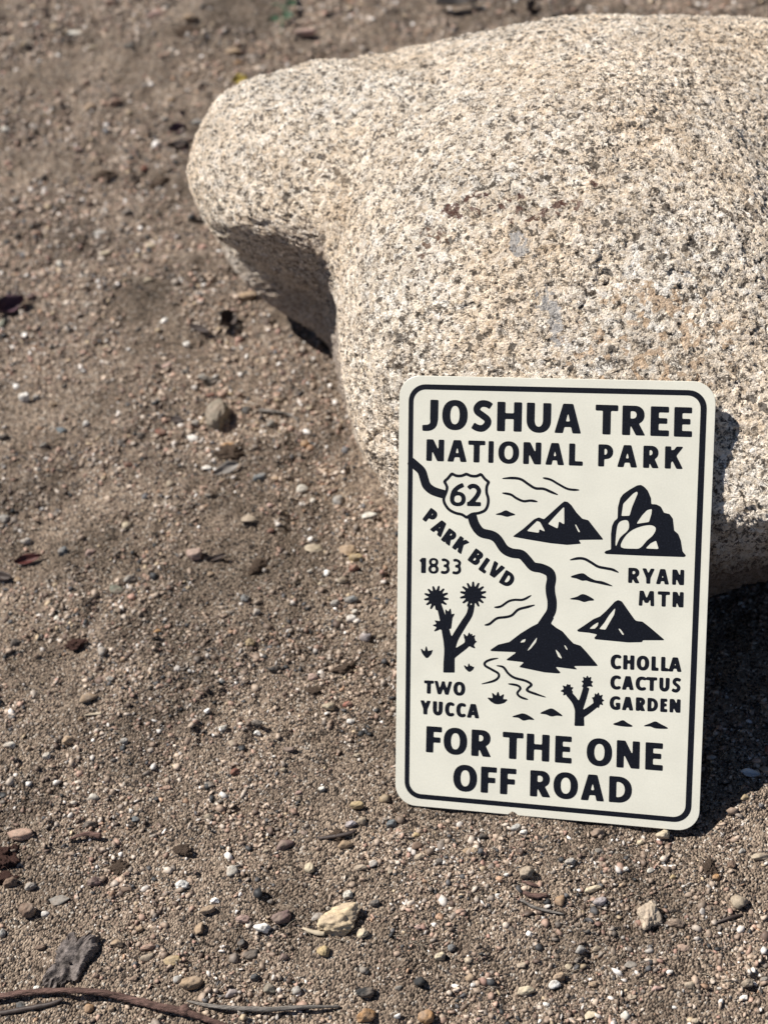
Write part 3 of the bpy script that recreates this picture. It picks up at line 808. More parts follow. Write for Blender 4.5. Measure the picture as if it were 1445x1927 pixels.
def build_sticker():
    ink, nt, b, _ = mat_new('navy_black_ink')
    tc = nd(nt, 'ShaderNodeTexCoord')
    n = nd(nt, 'ShaderNodeTexNoise', i_Scale=2600.0, i_Detail=2.0); nt.links.new(tc.outputs['Object'], n.inputs['Vector'])
    r = ramp(nt, [(.35, (.0035, .0045, .0085)), (.66, (.007, .009, .016)), (.80, (.035, .038, .05))]); nt.links.new(n.outputs[0], r.inputs[0])
    nt.links.new(r.outputs[0], b.inputs['Base Color']); b.inputs['Roughness'].default_value = .6; b.inputs['Specular IOR Level'].default_value = .18
    bm = nd(nt, 'ShaderNodeBump', i_Strength=.35, i_Distance=.0001); nt.links.new(n.outputs[0], bm.inputs['Height']); nt.links.new(bm.outputs[0], b.inputs['Normal'])
    vin, nt, b, _ = mat_new('cream_vinyl')
    tc = nd(nt, 'ShaderNodeTexCoord')
    n = nd(nt, 'ShaderNodeTexNoise', i_Scale=2200.0, i_Detail=3.0); nt.links.new(tc.outputs['Object'], n.inputs['Vector'])
    r = ramp(nt, [(.3, (.74, .73, .635)), (.7, (.785, .77, .675))]); nt.links.new(n.outputs[0], r.inputs[0])
    n2 = nd(nt, 'ShaderNodeTexNoise', i_Scale=90.0, i_Detail=4.0); nt.links.new(tc.outputs['Object'], n2.inputs['Vector'])
    r2 = ramp(nt, [(.3, (.93, .93, .92)), (.7, (1.03, 1.03, 1.02))]); nt.links.new(n2.outputs[0], r2.inputs[0])
    nt.links.new(mixc(nt, 1.0, r.outputs[0], r2.outputs[0], 'MULTIPLY'), b.inputs['Base Color'])
    b.inputs['Roughness'].default_value = .36; b.inputs['Specular IOR Level'].default_value = .5
    bm = nd(nt, 'ShaderNodeBump', i_Strength=.15, i_Distance=.0001); nt.links.new(n.outputs[0], bm.inputs['Height']); nt.links.new(bm.outputs[0], b.inputs['Normal'])
    paper = plain_material('backing_paper', (.62, .62, .58), .7)

    root = bpy.data.objects.new('sticker', None); root.empty_display_size = .02; link(root)
    X, Y, N = STK_X, -STK_D, STK_N
    C = STK_C * CM
    root.matrix_world = Matrix(((X[0], Y[0], N[0], C[0]), (X[1], Y[1], N[1], C[1]), (X[2], Y[2], N[2], C[2]), (0, 0, 0, 1)))
    setp(root, 'cream rounded national park sticker printed in navy black, leaning on the boulder', 'sticker')
    def slab(name, z0, z1, inset, mat, edge_r=.00006):
        o = [(x * CM, y * CM) for x, y in rrect(-SW / 2 + inset, -SH / 2 + inset, SW / 2 - inset, SH / 2 - inset, .52, 10)]
        k = len(o); cx = 1 - edge_r / (SW / 2 * CM)
        V = [(x, y, z0) for x, y in o] + [(x, y, z1 - edge_r) for x, y in o] + [(x * cx, y * cx, z1) for x, y in o]
        F = [list(range(k))[::-1], [2 * k + i for i in range(k)]] + [[i, (i + 1) % k, k + (i + 1) % k, k + i] for i in range(k)] + [[k + i, k + (i + 1) % k, 2 * k + (i + 1) % k, 2 * k + i] for i in range(k)]
        me = bpy.data.meshes.new(name); me.from_pydata(V, [], F); me.materials.append(mat)
        return link(bpy.data.objects.new(name, me), root)
    slab('vinyl_face', -.00016, 0.0, 0.0, vin)
    slab('paper_backing', -.00034, -.00018, .012, paper)
    # frame line
    L = Layer(); X_, Y_ = GX, GY
    fo = sd_poly(rrect(-SW / 2 + .235, -SH / 2 + .205, SW / 2 - .195, SH / 2 - .200, .42), GX, GY)
    fi = sd_poly(rrect(-SW / 2 + .355, -SH / 2 + .330, SW / 2 - .335, SH / 2 - .325, .30), GX, GY)
    layer_mesh('frame_line', np.maximum(fo, -fi) * 77, ink, .000030, root)
    fr_in = fi * 77
    def lettering(words, lab):
        L = Layer()
        for w in words: text(L, *w)
        o = layer_mesh('lettering', L.d, ink, .000034, root); o['label'] = lab
    lettering([(Z1, ((515, 275), (1250, 298)), ((515, 150), (1250, 172)), [('J', 147, 213), ('O', 230, 338), ('S', 358, 442), ('H', 463, 568), ('U', 588, 692), ('A', 707, 820), ('T', 880, 976), ('R', 994, 1092), ('E', 1114, 1193), ('E', 1214, 1291)])], 'bold title line JOSHUA TREE')
    lettering([(Z1, ((165, 400), (1250, 435)), ((165, 308), (1250, 340)), [('N', 163, 238), ('A', 252, 335), ('T', 340, 412), ('I', 426, 448), ('O', 468, 556), ('N', 574, 650), ('A', 668, 748), ('L', 768, 827), ('P', 892, 955), ('A', 973, 1058), ('R', 1083, 1150), ('K', 1175, 1253)])], 'second title line NATIONAL PARK')
    global S_, T_
    S_, T_ = .31, .235
    L = Layer()
    text(L, Z2, ((270, 985), (620, 997)), ((270, 855), (620, 867)), [('1', 270, 322), ('8', 343, 430), ('3', 450, 524), ('3', 548, 622)])
    o = layer_mesh('lettering', L.d, ink, .000034, root); o['label'] = 'small number 1833'
    L = Layer()
    for ch, cx, cy, w, a in (('P', 362, 505, 86, 37), ('A', 438, 600, 116, 37), ('R', 522, 680, 94, 36), ('K', 618, 748, 100, 36), ('B', 748, 852, 96, 36), ('L', 828, 922, 68, 35), ('V', 915, 962, 112, 33), ('D', 1016, 1038, 106, 31)):
        text_rot(L, Z2, ch, cx, cy, 126, w, math.radians(a))
    o = layer_mesh('lettering', L.d, ink, .000034, root); o['label'] = 'slanting words PARK BLVD along the road'
    S_, T_ = .27, .22
    L = Layer()
    text(L, Z3, ((728, 870), (1150, 888)), ((728, 755), (1150, 772)), [('R', 728, 815), ('Y', 832, 928), ('A', 938, 1037), ('N', 1060, 1150)])
    text(L, Z3, ((808, 1042), (1145, 1056)), ((808, 928), (1145, 940)), [('M', 808, 925), ('T', 950, 1042), ('N', 1062, 1146)])
    o = layer_mesh('lettering', L.d, ink, .000034, root); o['label'] = 'words RYAN MTN'
    S_, T_ = .295, .23
    L = Layer()
    text(L, Z5, ((612, 572), (1165, 597)), ((612, 460), (1165, 485)), [('C', 612, 695), ('H', 710, 797), ('O', 814, 912), ('L', 929, 985), ('L', 1004, 1060), ('A', 1062, 1165)])
    text(L, Z5, ((610, 730), (1158, 753)), ((610, 622), (1158, 647)), [('C', 610, 692), ('A', 700, 793), ('C', 806, 888), ('T', 890, 973), ('U', 990, 1070), ('S', 1088, 1158)])
    text(L, Z5, ((605, 888), (1155, 914)), ((605, 783), (1155, 809)), [('G', 605, 688), ('A', 700, 790), ('R', 808, 882), ('D', 898, 980), ('E', 998, 1053), ('N', 1070, 1155)])
    o = layer_mesh('lettering', L.d, ink, .000034, root); o['label'] = 'words CHOLLA CACTUS GARDEN'
    L = Layer()
    text(L, Z4, ((288, 1040), (615, 1060)), ((288, 935), (615, 950)), [('T', 288, 365), ('W', 370, 512), ('O', 522, 617)])
    text(L, Z4, ((258, 1205), (730, 1241)), ((258, 1094), (730, 1128)), [('Y', 256, 342), ('U', 358, 437), ('C', 455, 530), ('C', 545, 622), ('A', 630, 730)])
    o = layer_mesh('lettering', L.d, ink, .000034, root); o['label'] = 'words TWO YUCCA'
    S_, T_ = .28, .205
    lettering([(Z6, ((162, 215), (1167, 295)), ((162, 104), (1167, 178)), [('F', 162, 228), ('O', 236, 336), ('R', 354, 438), ('T', 486, 574), ('H', 588, 685), ('E', 709, 780), ('O', 843, 951), ('N', 970, 1068), ('E', 1092, 1167)])], 'bold line FOR THE ONE')
    lettering([(Z6, ((277, 378), (1035, 434)), ((277, 267), (1035, 323)), [('O', 277, 378), ('F', 394, 461), ('F', 476, 544), ('R', 603, 690), ('O', 702, 806), ('A', 818, 918), ('D', 938, 1035)])], 'bold line OFF ROAD')
    S_, T_ = .25, .2
    # route shield
    shield = lerp_pts([(540, 130), (580, 147), (625, 147), (665, 132), (705, 148), (750, 150), (792, 135), (830, 178), (866, 210), (850, 250), (848, 300), (862, 350), (858, 410), (830, 462), (770, 488), (715, 496), (668, 525), (625, 500), (570, 487), (510, 455), (470, 400), (461, 350), (480, 300), (489, 255), (467, 208), (500, 172)], 3, True)
    L = Layer(); p = Z2(shield); L.ops([('+', p, 0.0), ('-', p, 5.2)])
    text(L, Z2, ((525, 414), (790, 418)), ((525, 226), (790, 232)), [('6', 526, 660), ('2', 672, 790)])
    shp = sd_poly(np.asarray(p), PXG, PYG)
    layer_mesh('route_shield', L.d, ink, .000038, root)
    # road
    L = Layer()
    L.ops([('+', band(Z2([(185, 30), (235, 72), (285, 120), (308, 190), (330, 245), (385, 288), (480, 318)]), 16.2), 0.0)])
    L.ops([('+', band(Z2([(708, 480), (735, 570), (790, 640), (880, 665), (930, 700), (985, 780), (1050, 815), (1130, 828), (1180, 875), (1230, 930), (1300, 945), (1368, 978), (1387, 1030), (1377, 1100), (1380, 1160), (1392, 1230), (1385, 1310), (1345, 1375), (1300, 1440)]), 17.5), 0.0)])
    layer_mesh('road_line', np.maximum(L.d, -shp - 1.0), ink, .000042, root)
    # drifting lines of wind and sand
    L = Layer()
    for conv, pts, w in ((Z2, [(965, 183), (1060, 178), (1130, 190), (1190, 230), (1250, 265), (1320, 270), (1380, 295), (1445, 322)], 4.9),
                         (Z1, [(655, 472), (690, 480), (725, 500), (765, 520), (814, 524)], 4.3), (Z2, [(965, 305), (1040, 318), (1090, 350), (1150, 375), (1210, 370), (1272, 380)], 4.6),
                         (Z3, [(285, 698), (350, 685), (400, 690), (450, 717), (500, 747), (560, 760), (610, 770), (658, 793)], 5.0),
                         (Z4, [(845, 352), (900, 345), (960, 305), (1010, 292), (1080, 290), (1148, 253)], 4.3), (Z4, [(768, 494), (810, 485), (870, 440), (940, 430), (990, 415), (1040, 370), (1110, 350), (1176, 332)], 4.7),
                         (Z4, [(885, 758), (820, 770), (776, 792), (776, 818), (830, 850), (880, 880), (882, 912), (840, 942), (742, 966)], 4.5),
                         (Z4, [(862, 818), (920, 830), (960, 880), (1010, 915), (1100, 940), (1146, 970), (1120, 995), (1112, 1018), (1180, 1045), (1264, 1072)], 4.6), (Z4, [(955, 963), (1030, 975), (1058, 1000), (1032, 1038), (1060, 1070), (1122, 1090)], 4.3)):
        L = Layer(); L.ops([('+', band(conv(pts), w, .18), 0.0)])
        layer_mesh('wind_line', L.d, ink, .000030, root)
    L = Layer()
    for conv, pts in ((Z2, [(905, 488), (960, 470), (1000, 452), (1040, 470), (1085, 490), (1040, 500), (1010, 508), (960, 495)]),
                      (Z3, [(290, 825), (340, 805), (390, 798), (430, 825), (480, 850), (540, 860), (622, 898), (580, 892), (500, 875), (440, 862), (410, 852), (380, 854), (340, 838)]),
                      (Z3, [(280, 992), (340, 975), (380, 955), (420, 965), (475, 1000), (430, 1006), (395, 1015), (350, 1000)]),
                      (Z4, [(985, 1228), (1050, 1205), (1080, 1200), (1120, 1215), (1172, 1252), (1125, 1250), (1080, 1258), (1040, 1235)]),
                      (Z4, [(1212, 1200), (1260, 1175), (1305, 1160), (1345, 1180), (1398, 1222), (1350, 1218), (1305, 1225), (1260, 1208)]),
                      (Z5, [(628, 1003), (670, 985), (708, 970), (740, 990), (788, 1020), (710, 1020)]), (Z5, [(862, 1018), (920, 995), (960, 980), (1000, 1000), (1057, 1030), (1050, 1038), (960, 1035), (920, 1020)])):
        L = Layer(); L.ops([('+', conv(lerp_pts(pts, 3, True)), 0.0)])
        layer_mesh('low_rock_drawing', L.d, ink, .000030, root)
    # mountains
    def mountain(outline, whites, lab, lift=.000030):
        L = Layer(); L.ops([('+', outline, 0.0)] + [('-', w, 0.0) for w in whites])
        o = layer_mesh('mountain_drawing', L.d, ink, lift, root); o['label'] = lab
    mountain(Z1([(528, 722), (575, 688), (620, 648), (640, 640), (662, 648), (735, 582), (748, 572), (762, 574), (778, 588), (800, 620), (825, 646), (850, 652), (878, 688), (915, 735), (880, 735), (808, 736), (820, 752), (760, 757), (690, 750), (600, 735)]),
             [Z1([(588, 698), (632, 655), (645, 660), (668, 702), (642, 690), (640, 706)]), Z3([(245, 292), (246, 430), (206, 404), (196, 460), (122, 424), (180, 360)]), Z3([(322, 425), (334, 428), (368, 490), (352, 487)])], 'snow capped mountain pair')
    mountain(Z3([(598, 618), (598, 500), (606, 440), (622, 405), (648, 382), (650, 300), (668, 230), (690, 200), (740, 165), (795, 134), (825, 130), (850, 145), (875, 172), (900, 230), (902, 275), (940, 277), (975, 295), (998, 340), (1040, 350), (1065, 385), (1075, 475), (1105, 500), (1125, 550), (1138, 632), (1166, 665), (1150, 675), (850, 665), (560, 652), (546, 642), (560, 628)]),
             [Z3([(795, 178), (765, 195), (690, 272), (676, 365), (738, 363), (758, 295), (800, 195)]), Z3([(908, 310), (870, 320), (832, 360), (788, 425), (885, 410), (903, 350)]), Z3(lerp_pts([(710, 395), (660, 412), (640, 470), (632, 600), (665, 530), (728, 470), (732, 415)], 3, True)), Z3(lerp_pts([(905, 435), (937, 460), (915, 510), (870, 550), (820, 605), (770, 612), (672, 600), (700, 525), (760, 470), (840, 440)], 3, True)), Z3([(938, 550), (958, 615), (858, 610), (895, 572)])], 'piled boulders drawing')
    mountain(Z5([(350, 272), (400, 240), (480, 185), (530, 165), (580, 120), (645, 50), (670, 37), (700, 48), (750, 120), (800, 190), (815, 200), (860, 205), (920, 252), (1035, 350), (860, 350), (858, 365), (750, 367), (490, 342), (485, 330), (510, 305), (450, 292), (360, 283)]),
             [Z5([(652, 92), (640, 150), (572, 268), (522, 262), (562, 215), (600, 155)]), Z5([(520, 206), (512, 238), (490, 260), (443, 262), (480, 230)]), Z5([(664, 250), (690, 265), (722, 312), (702, 306)]), Z5([(798, 266), (813, 275), (840, 306), (826, 300)])], 'single steep peak')
    big = [(922, 1223), (937, 1213), (958, 1208), (979, 1192), (1000, 1179), (1014, 1172), (1024, 1158), (1042, 1162), (1036, 1173), (1046, 1181), (1058, 1188), (1070, 1202), (1079, 1211), (1092, 1215), (1104, 1228), (1125, 1253), (1078, 1253), (1087, 1260), (1044, 1254.5), (1055, 1266), (1050, 1267), (1024, 1265), (976, 1255), (986, 1246), (951, 1242), (972, 1227), (923, 1225)]
    mountain(big, [Z4([(1196, 578), (1182, 630), (1140, 682), (1098, 714), (1150, 640)]), Z4([(1104, 600), (1092, 630), (1048, 636), (1072, 612)]), Z5([(176, 408), (215, 450), (240, 498), (205, 478)]), Z5([(240, 370), (265, 395), (287, 434), (265, 418)]), Z4([(1174, 772), (1145, 796), (1152, 785)])], 'broad mountain at the end of the road', .000046)
    # yucca tree
    L = Layer()
    for pts, w, w1 in (([(487, 874), (488, 790), (492, 700), (485, 620)], 92, 84), ([(485, 640), (465, 560), (440, 450), (408, 335)], 78, 40), ([(505, 690), (535, 600), (600, 490), (650, 410), (668, 335)], 62, 48), ([(500, 745), (560, 700), (610, 665), (650, 630)], 62, 44), ([(475, 520), (485, 450), (492, 410)], 60, 55)):
        L.ops([('+', Z4(np.array(band(pts, w, 0, 5, w1))), 0.0)])
    L.ops([('+', Z4(star(385, 276, 102, 54, 13, .1, .06, 3)), 0.0)]); L.ops([('+', Z4(star(680, 252, 110, 58, 14, .22, .06, 5)), 0.0)])
    for cx, cy, tips, w in ((488, 440, [(458, 365), (498, 358), (532, 402), (475, 380)], 26), (430, 500, [(372, 455), (355, 495), (366, 545), (395, 458)], 26), (640, 635, [(605, 562), (650, 550), (697, 572), (712, 625), (698, 680), (672, 560)], 28)):
        for q in leaves(cx, cy, tips, w): L.ops([('+', Z4(q), 0.0)])
    L.ops([('+', Z4(ell(655, 622, 42, 42)), 0.0)]); L.ops([('+', Z4(ell(420, 500, 28, 30)), 0.0)])
    o = layer_mesh('yucca_drawing', L.d, ink, .000030, root)
    # cholla cactus
    L = Layer()
    for pts, w, w1 in (([(370, 1016), (370, 960), (368, 890)], 78, 66), ([(366, 905), (340, 830), (285, 762)], 56, 48), ([(372, 880), (400, 800), (425, 715)], 54, 48), ([(385, 930), (440, 895), (500, 850)], 54, 44)):
        L.ops([('+', Z5(np.array(band(pts, w, 0, 5, w1))), 0.0)])
    for cx, cy, tips, w, r in ((278, 740, [(240, 700), (278, 686), (325, 715), (222, 745), (243, 780), (322, 752), (300, 690)], 24, 30), (432, 680, [(398, 632), (432, 622), (462, 632), (385, 668), (478, 672), (388, 712), (475, 712)], 24, 30), (512, 815, [(490, 760), (518, 752), (552, 772), (565, 818), (555, 855), (520, 880), (465, 795)], 24, 36)):
        for q in leaves(cx, cy, tips, w): L.ops([('+', Z5(q), 0.0)])
        L.ops([('+', Z5(ell(cx, cy, r, r)), 0.0)])
    layer_mesh('cactus_drawing', L.d, ink, .000030, root)
    # grass tufts
    L = Layer()
    for conv, cx, cy, tips, w in ((Z4, 310, 755, [(262, 680), (305, 660), (357, 690), (285, 700), (335, 695)], 26), (Z4, 650, 865, [(605, 812), (645, 796), (690, 825), (670, 815)], 22), (Z4, 878, 1118, [(795, 1075), (832, 1035), (878, 1025), (925, 1045), (955, 1090)], 34)):
        for q in leaves(cx, cy, tips, w): L.ops([('+', conv(q), 0.0)])
    L.ops([('+', Z4(ell(878, 1105, 45, 22)), 0.0)])
    layer_mesh('grass_drawing', L.d, ink, .000030, root)
    return root

# ------------------------------------------------------------------ stones
def stone_shape(seed, subdivs=3, planes=14, soft=9.0, rough=.05):
    r = np.random.default_rng(seed)
    V, F = ico()
    for _ in range(subdivs): V, F = subdiv(V, F)
    nrm = r.normal(size=(planes, 3)); nrm /= np.linalg.norm(nrm, axis=1)[:, None]
    dist = .68 + .32 * r.random(planes)
    q = np.maximum(V @ nrm.T, .05) / dist                # 1/radius of each cutting plane
    rad = 1 / (np.sum(q ** soft, 1) ** (1 / soft))
    rad = np.minimum(rad, 1.25)
    P = V * rad[:, None]
    P = P * (1 + rough * fbm(P, 1.7, 3, .6, seed * 1.7))[:, None]
    P -= (P.max(0) + P.min(0)) / 2
    return P / (np.abs(P).max(0)), F

COL = {'white': (.86, .85, .82), 'off-white': (.66, .64, .58), 'cream': (.62, .54, .40), 'beige': (.46, .39, .30), 'tan': (.42, .31, .21), 'ochre': (.50, .39, .22), 'orange': (.46, .27, .13),
       'salmon': (.44, .30, .235), 'pink': (.50, .35, .31), 'brown': (.23, .16, .12), 'reddish brown': (.20, .09, .065), 'red': (.30, .12, .09), 'grey': (.27, .26, .24), 'pale grey': (.45, .44, .42), 'lilac grey': (.42, .39, .41),
       'blue-grey': (.17, .20, .22), 'green-grey': (.20, .21, .17), 'slate': (.09, .095, .10), 'charcoal': (.04, .041, .043), 'purple-brown': (.19, .13, .125)}

# px, py, width, height in the photo, colour, shape (r rounded, a angular, f flat, e elongated)
STONES = [
 (683, 1755, 24, 26, 'cream', 'a'), (610, 1790, 26, 30, 'ochre', 'a'), (495, 1747, 34, 27, 'white', 'a'), (344, 1666, 27, 25, 'white', 'a'), (438, 1639, 22, 25, 'off-white', 'r'),
 (405, 1695, 18, 16, 'white', 'a'), (362, 1850, 46, 33, 'tan', 'a'), (336, 1843, 17, 17, 'pale grey', 'r'), (279, 1782, 30, 17, 'salmon', 'a'), (278, 1802, 28, 18, 'beige', 'r'), (325, 1805, 34, 22, 'ochre', 'f'),
 (222, 1775, 24, 20, 'tan', 'a'), (113, 1692, 42, 22, 'grey', 'f'), (55, 1712, 32, 36, 'brown', 'a'), (40, 1570, 50, 28, 'salmon', 'e'), (87, 1720, 15, 14, 'white', 'r'), (458, 1730, 30, 22, 'pink', 'a'),
 (530, 1728, 40, 34, 'purple-brown', 'a'), (437, 1867, 27, 19, 'lilac grey', 'r'), (508, 1860, 24, 26, 'green-grey', 'a'), (558, 1864, 22, 20, 'pale grey', 'r'), (480, 1838, 17, 17, 'slate', 'a'),
 (475, 1797, 30, 28, 'charcoal', 'a'), (688, 1868, 36, 28, 'charcoal', 'a'), (690, 1912, 38, 34, 'orange', 'a'), (170, 1897, 18, 20, 'orange', 'r'), (537, 1588, 38, 24, 'purple-brown', 'r'), (680, 1632, 28, 17, 'beige', 'a'),
 (703, 1625, 17, 17, 'white', 'r'), (655, 1683, 20, 22, 'off-white', 'a'), (650, 1588, 30, 20, 'tan', 'r'), (672, 1516, 28, 20, 'ochre', 'a'), (661, 1550, 24, 18, 'lilac grey', 'a'), (681, 1545, 18, 18, 'beige', 'r'),
 (583, 1632, 20, 26, 'cream', 'a'), (394, 1475, 22, 16, 'slate', 'f'), (108, 1473, 17, 15, 'white', 'r'), (140, 1511, 15, 12, 'off-white', 'a'), (170, 1552, 28, 20, 'charcoal', 'a'), (255, 1540, 20, 14, 'blue-grey', 'f'),
 (443, 1453, 20, 18, 'reddish brown', 'a'), (180, 1660, 30, 22, 'purple-brown', 'a'), (58, 1667, 28, 22, 'pale grey', 'a'), (22, 1660, 28, 24, 'brown', 'a'), (5, 1755, 16, 20, 'pale grey', 'r'), (705, 1700, 20, 16, 'slate', 'a'),
 (392, 1712, 32, 20, 'tan', 'a'), (735, 1640, 12, 12, 'beige', 'r'), (375, 1745, 18, 24, 'tan', 'e'), (455, 1775, 16, 18, 'slate', 'a'), (535, 1800, 18, 18, 'purple-brown', 'r'), (685, 1825, 18, 18, 'grey', 'r'),
 (168, 1314, 34, 20, 'tan', 'r'), (130, 1393, 24, 22, 'tan', 'a'), (194, 1225, 19, 25, 'pale grey', 'r'), (420, 1370, 19, 13, 'off-white', 'r'), (518, 1260, 26, 19, 'charcoal', 'a'), (472, 1210, 19, 20, 'ochre', 'a'),
 (688, 1200, 24, 20, 'lilac grey', 'r'), (662, 1164, 19, 16, 'white', 'r'), (668, 1152, 14, 14, 'off-white', 'a'), (663, 1128, 30, 20, 'blue-grey', 'a'), (462, 1127, 18, 20, 'blue-grey', 'a'), (484, 1151, 17, 18, 'pale grey', 'r'),
 (616, 1078, 15, 18, 'white', 'r'), (645, 1092, 22, 19, 'beige', 'r'), (667, 1069, 20, 19, 'reddish brown', 'a'), (670, 1051, 28, 20, 'ochre', 'a'), (655, 1033, 34, 30, 'tan', 'f'), (590, 1030, 34, 22, 'cream', 'f'),
 (470, 975, 32, 20, 'beige', 'f'), (695, 968, 32, 14, 'off-white', 'f'), (240, 990, 17, 18, 'cream', 'r'), (120, 1037, 19, 22, 'blue-grey', 'a'), (52, 1020, 22, 20, 'pale grey', 'a'), (30, 1210, 24, 24, 'charcoal', 'r'),
 (20, 1403, 26, 18, 'off-white', 'a'), (245, 1090, 26, 20, 'grey', 'a'), (220, 1108, 30, 22, 'green-grey', 'f'), (368, 1045, 32, 30, 'pink', 'a'), (655, 1325, 20, 16, 'red', 'a'), (620, 1330, 28, 22, 'cream', 'a'),
 (660, 1358, 15, 12, 'white', 'r'), (485, 1380, 15, 14, 'white', 'a'), (486, 1368, 24, 14, 'slate', 'a'), (302, 1291, 19, 13, 'salmon', 'r'), (297, 1189, 18, 13, 'orange', 'a'), (107, 1164, 16, 12, 'off-white', 'r'),
 (353, 650, 16, 19, 'white', 'a'), (570, 922, 24, 21, 'off-white', 'r'), (637, 942, 22, 26, 'pale grey', 'r'), (390, 880, 21, 13, 'white', 'f'), (363, 823, 22, 15, 'white', 'f'), (368, 799, 24, 19, 'pale grey', 'a'),
 (48, 750, 21, 21, 'white', 'a'), (117, 808, 22, 16, 'blue-grey', 'f'), (163, 797, 14, 15, 'white', 'r'), (465, 774, 18, 19, 'slate', 'r'), (462, 557, 56, 20, 'tan', 'e'), (440, 585, 17, 13, 'pink', 'r'), (8, 823, 20, 14, 'charcoal', 'a'),
 (267, 820, 16, 15, 'charcoal', 'r'), (228, 833, 14, 18, 'slate', 'e'), (398, 745, 18, 12, 'red', 'a'), (420, 742, 22, 16, 'salmon', 'r'), (451, 743, 16, 15, 'salmon', 'r'), (575, 836, 16, 18, 'orange', 'r'), (430, 836, 26, 12, 'orange', 'f'),
 (490, 900, 28, 18, 'blue-grey', 'a'), (510, 798, 19, 15, 'grey', 'r'), (5, 607, 16, 26, 'green-grey', 'e'), (108, 525, 15, 13, 'salmon', 'a'), (280, 527, 20, 13, 'cream', 'r'), (590, 681, 12, 12, 'charcoal', 'r'), (590, 942, 14, 16, 'off-white', 'r'),
 (310, 605, 15, 13, 'white', 'r'), (262, 620, 16, 12, 'slate', 'r'), (450, 615, 14, 12, 'cream', 'r'), (330, 572, 12, 10, 'charcoal', 'a'), (70, 748, 14, 12, 'pale grey', 'a'), (383, 712, 24, 12, 'grey', 'e'),
 (737, 1550, 21, 19, 'blue-grey', 'a'), (970, 1558, 22, 18, 'pale grey', 'a'), (1124, 1567, 26, 24, 'brown', 'a'), (1247, 1572, 30, 26, 'cream', 'a'), (790, 1612, 21, 18, 'beige', 'a'), (908, 1573, 19, 15, 'charcoal', 'r'),
 (985, 1566, 16, 13, 'white', 'a'), (1072, 1621, 22, 17, 'pale grey', 'a'), (990, 1640, 27, 30, 'beige', 'a'), (1116, 1672, 36, 15, 'cream', 'a'), (1128, 1697, 27, 22, 'lilac grey', 'a'), (1053, 1694, 19, 24, 'orange', 'r'),
 (1272, 1738, 34, 24, 'brown', 'a'), (1390, 1697, 34, 36, 'beige', 'r'), (1262, 1630, 19, 8, 'white', 'f'), (1224, 1638, 16, 13, 'off-white', 'r'), (1177, 1635, 12, 12, 'white', 'a'), (1091, 1786, 21, 20, 'pale grey', 'r'),
 (1043, 1853, 24, 21, 'white', 'r'), (1051, 1837, 25, 20, 'tan', 'a'), (990, 1863, 36, 24, 'cream', 'a'), (883, 1840, 21, 18, 'tan', 'r'), (882, 1807, 19, 17, 'beige', 'r'), (828, 1799, 22, 19, 'cream', 'a'), (802, 1912, 32, 36, 'orange', 'a'),
 (866, 1716, 24, 16, 'salmon', 'a'), (1405, 1850, 26, 22, 'beige', 'a'), (1260, 1829, 15, 12, 'white', 'r'), (1235, 1859, 22, 13, 'pink', 'r'), (1285, 1782, 24, 16, 'salmon', 'f'), (1297, 1853, 21, 18, 'beige', 'r'), (1116, 1853, 19, 17, 'tan', 'a'),
 (1111, 1908, 27, 15, 'cream', 'f'), (1346, 1650, 15, 17, 'orange', 'a'), (1376, 1627, 17, 19, 'brown', 'a'), (1429, 1612, 36, 20, 'beige', 'a'), (1395, 1601, 15, 14, 'pale grey', 'r'), (1400, 1500, 17, 15, 'ochre', 'r'), (1443, 1412, 9, 24, 'red', 'a'),
 (855, 1854, 18, 10, 'white', 'f'), (892, 1853, 14, 10, 'white', 'r'), (822, 1599, 9, 9, 'white', 'r'), (952, 1646, 10, 8, 'white', 'r'), (936, 1685, 10, 9, 'white', 'r'), (1176, 1635, 10, 9, 'off-white', 'a'), (783, 1571, 16, 14, 'ochre', 'r'),
 (884, 1600, 30, 12, 'tan', 'f'), (785, 1592, 22, 18, 'brown', 'r'), (1204, 1585, 14, 14, 'cream', 'a'), (1265, 1650, 14, 12, 'ochre', 'r'), (826, 1620, 14, 16, 'slate', 'a'), (850, 1784, 16, 16, 'blue-grey', 'r'), (1175, 1911, 18, 20, 'off-white', 'r'),
 (748, 1912, 14, 12, 'white', 'r'), (1352, 1860, 10, 8, 'white', 'a'), (1188, 1875, 18, 12, 'beige', 'f'), (1003, 1715, 14, 10, 'brown', 'a'), (1105, 1753, 14, 10, 'slate', 'a'), (1187, 1815, 26, 16, 'grey', 'f'),
 (215, 195, 34, 16, 'salmon', 'a'), (170, 203, 22, 16, 'tan', 'r'), (295, 28, 34, 20, 'pink', 'r'), (145, 62, 60, 16, 'off-white', 'f'), (75, 116, 12, 10, 'white', 'r'), (175, 90, 20, 12, 'cream', 'r'), (450, 118, 20, 10, 'orange', 'r'),
 (440, 98, 34, 14, 'tan', 'r'), (360, 34, 30, 20, 'tan', 'a'), (575, 68, 44, 16, 'pink', 'a'), (212, 8, 26, 18, 'salmon', 'a'), (285, 465, 22, 16, 'cream', 'r'), (275, 325, 14, 18, 'reddish brown', 'r'), (372, 232, 22, 14, 'pale grey', 'a'),
 (300, 355, 14, 10, 'white', 'r'), (190, 437, 26, 16, 'pale grey', 'f'), (70, 440, 22, 14, 'salmon', 'r'), (130, 370, 18, 12, 'blue-grey', 'r'), (12, 245, 16, 14, 'off-white', 'r'), (150, 285, 18, 12, 'pink', 'a'), (30, 378, 16, 14, 'pale grey', 'r'),
 (340, 420, 18, 12, 'brown', 'a'), (240, 400, 22, 14, 'slate', 'r'), (60, 560, 18, 14, 'purple-brown', 'a'), (220, 540, 16, 12, 'charcoal', 'r'), (350, 700, 16, 12, 'slate', 'a'),
]
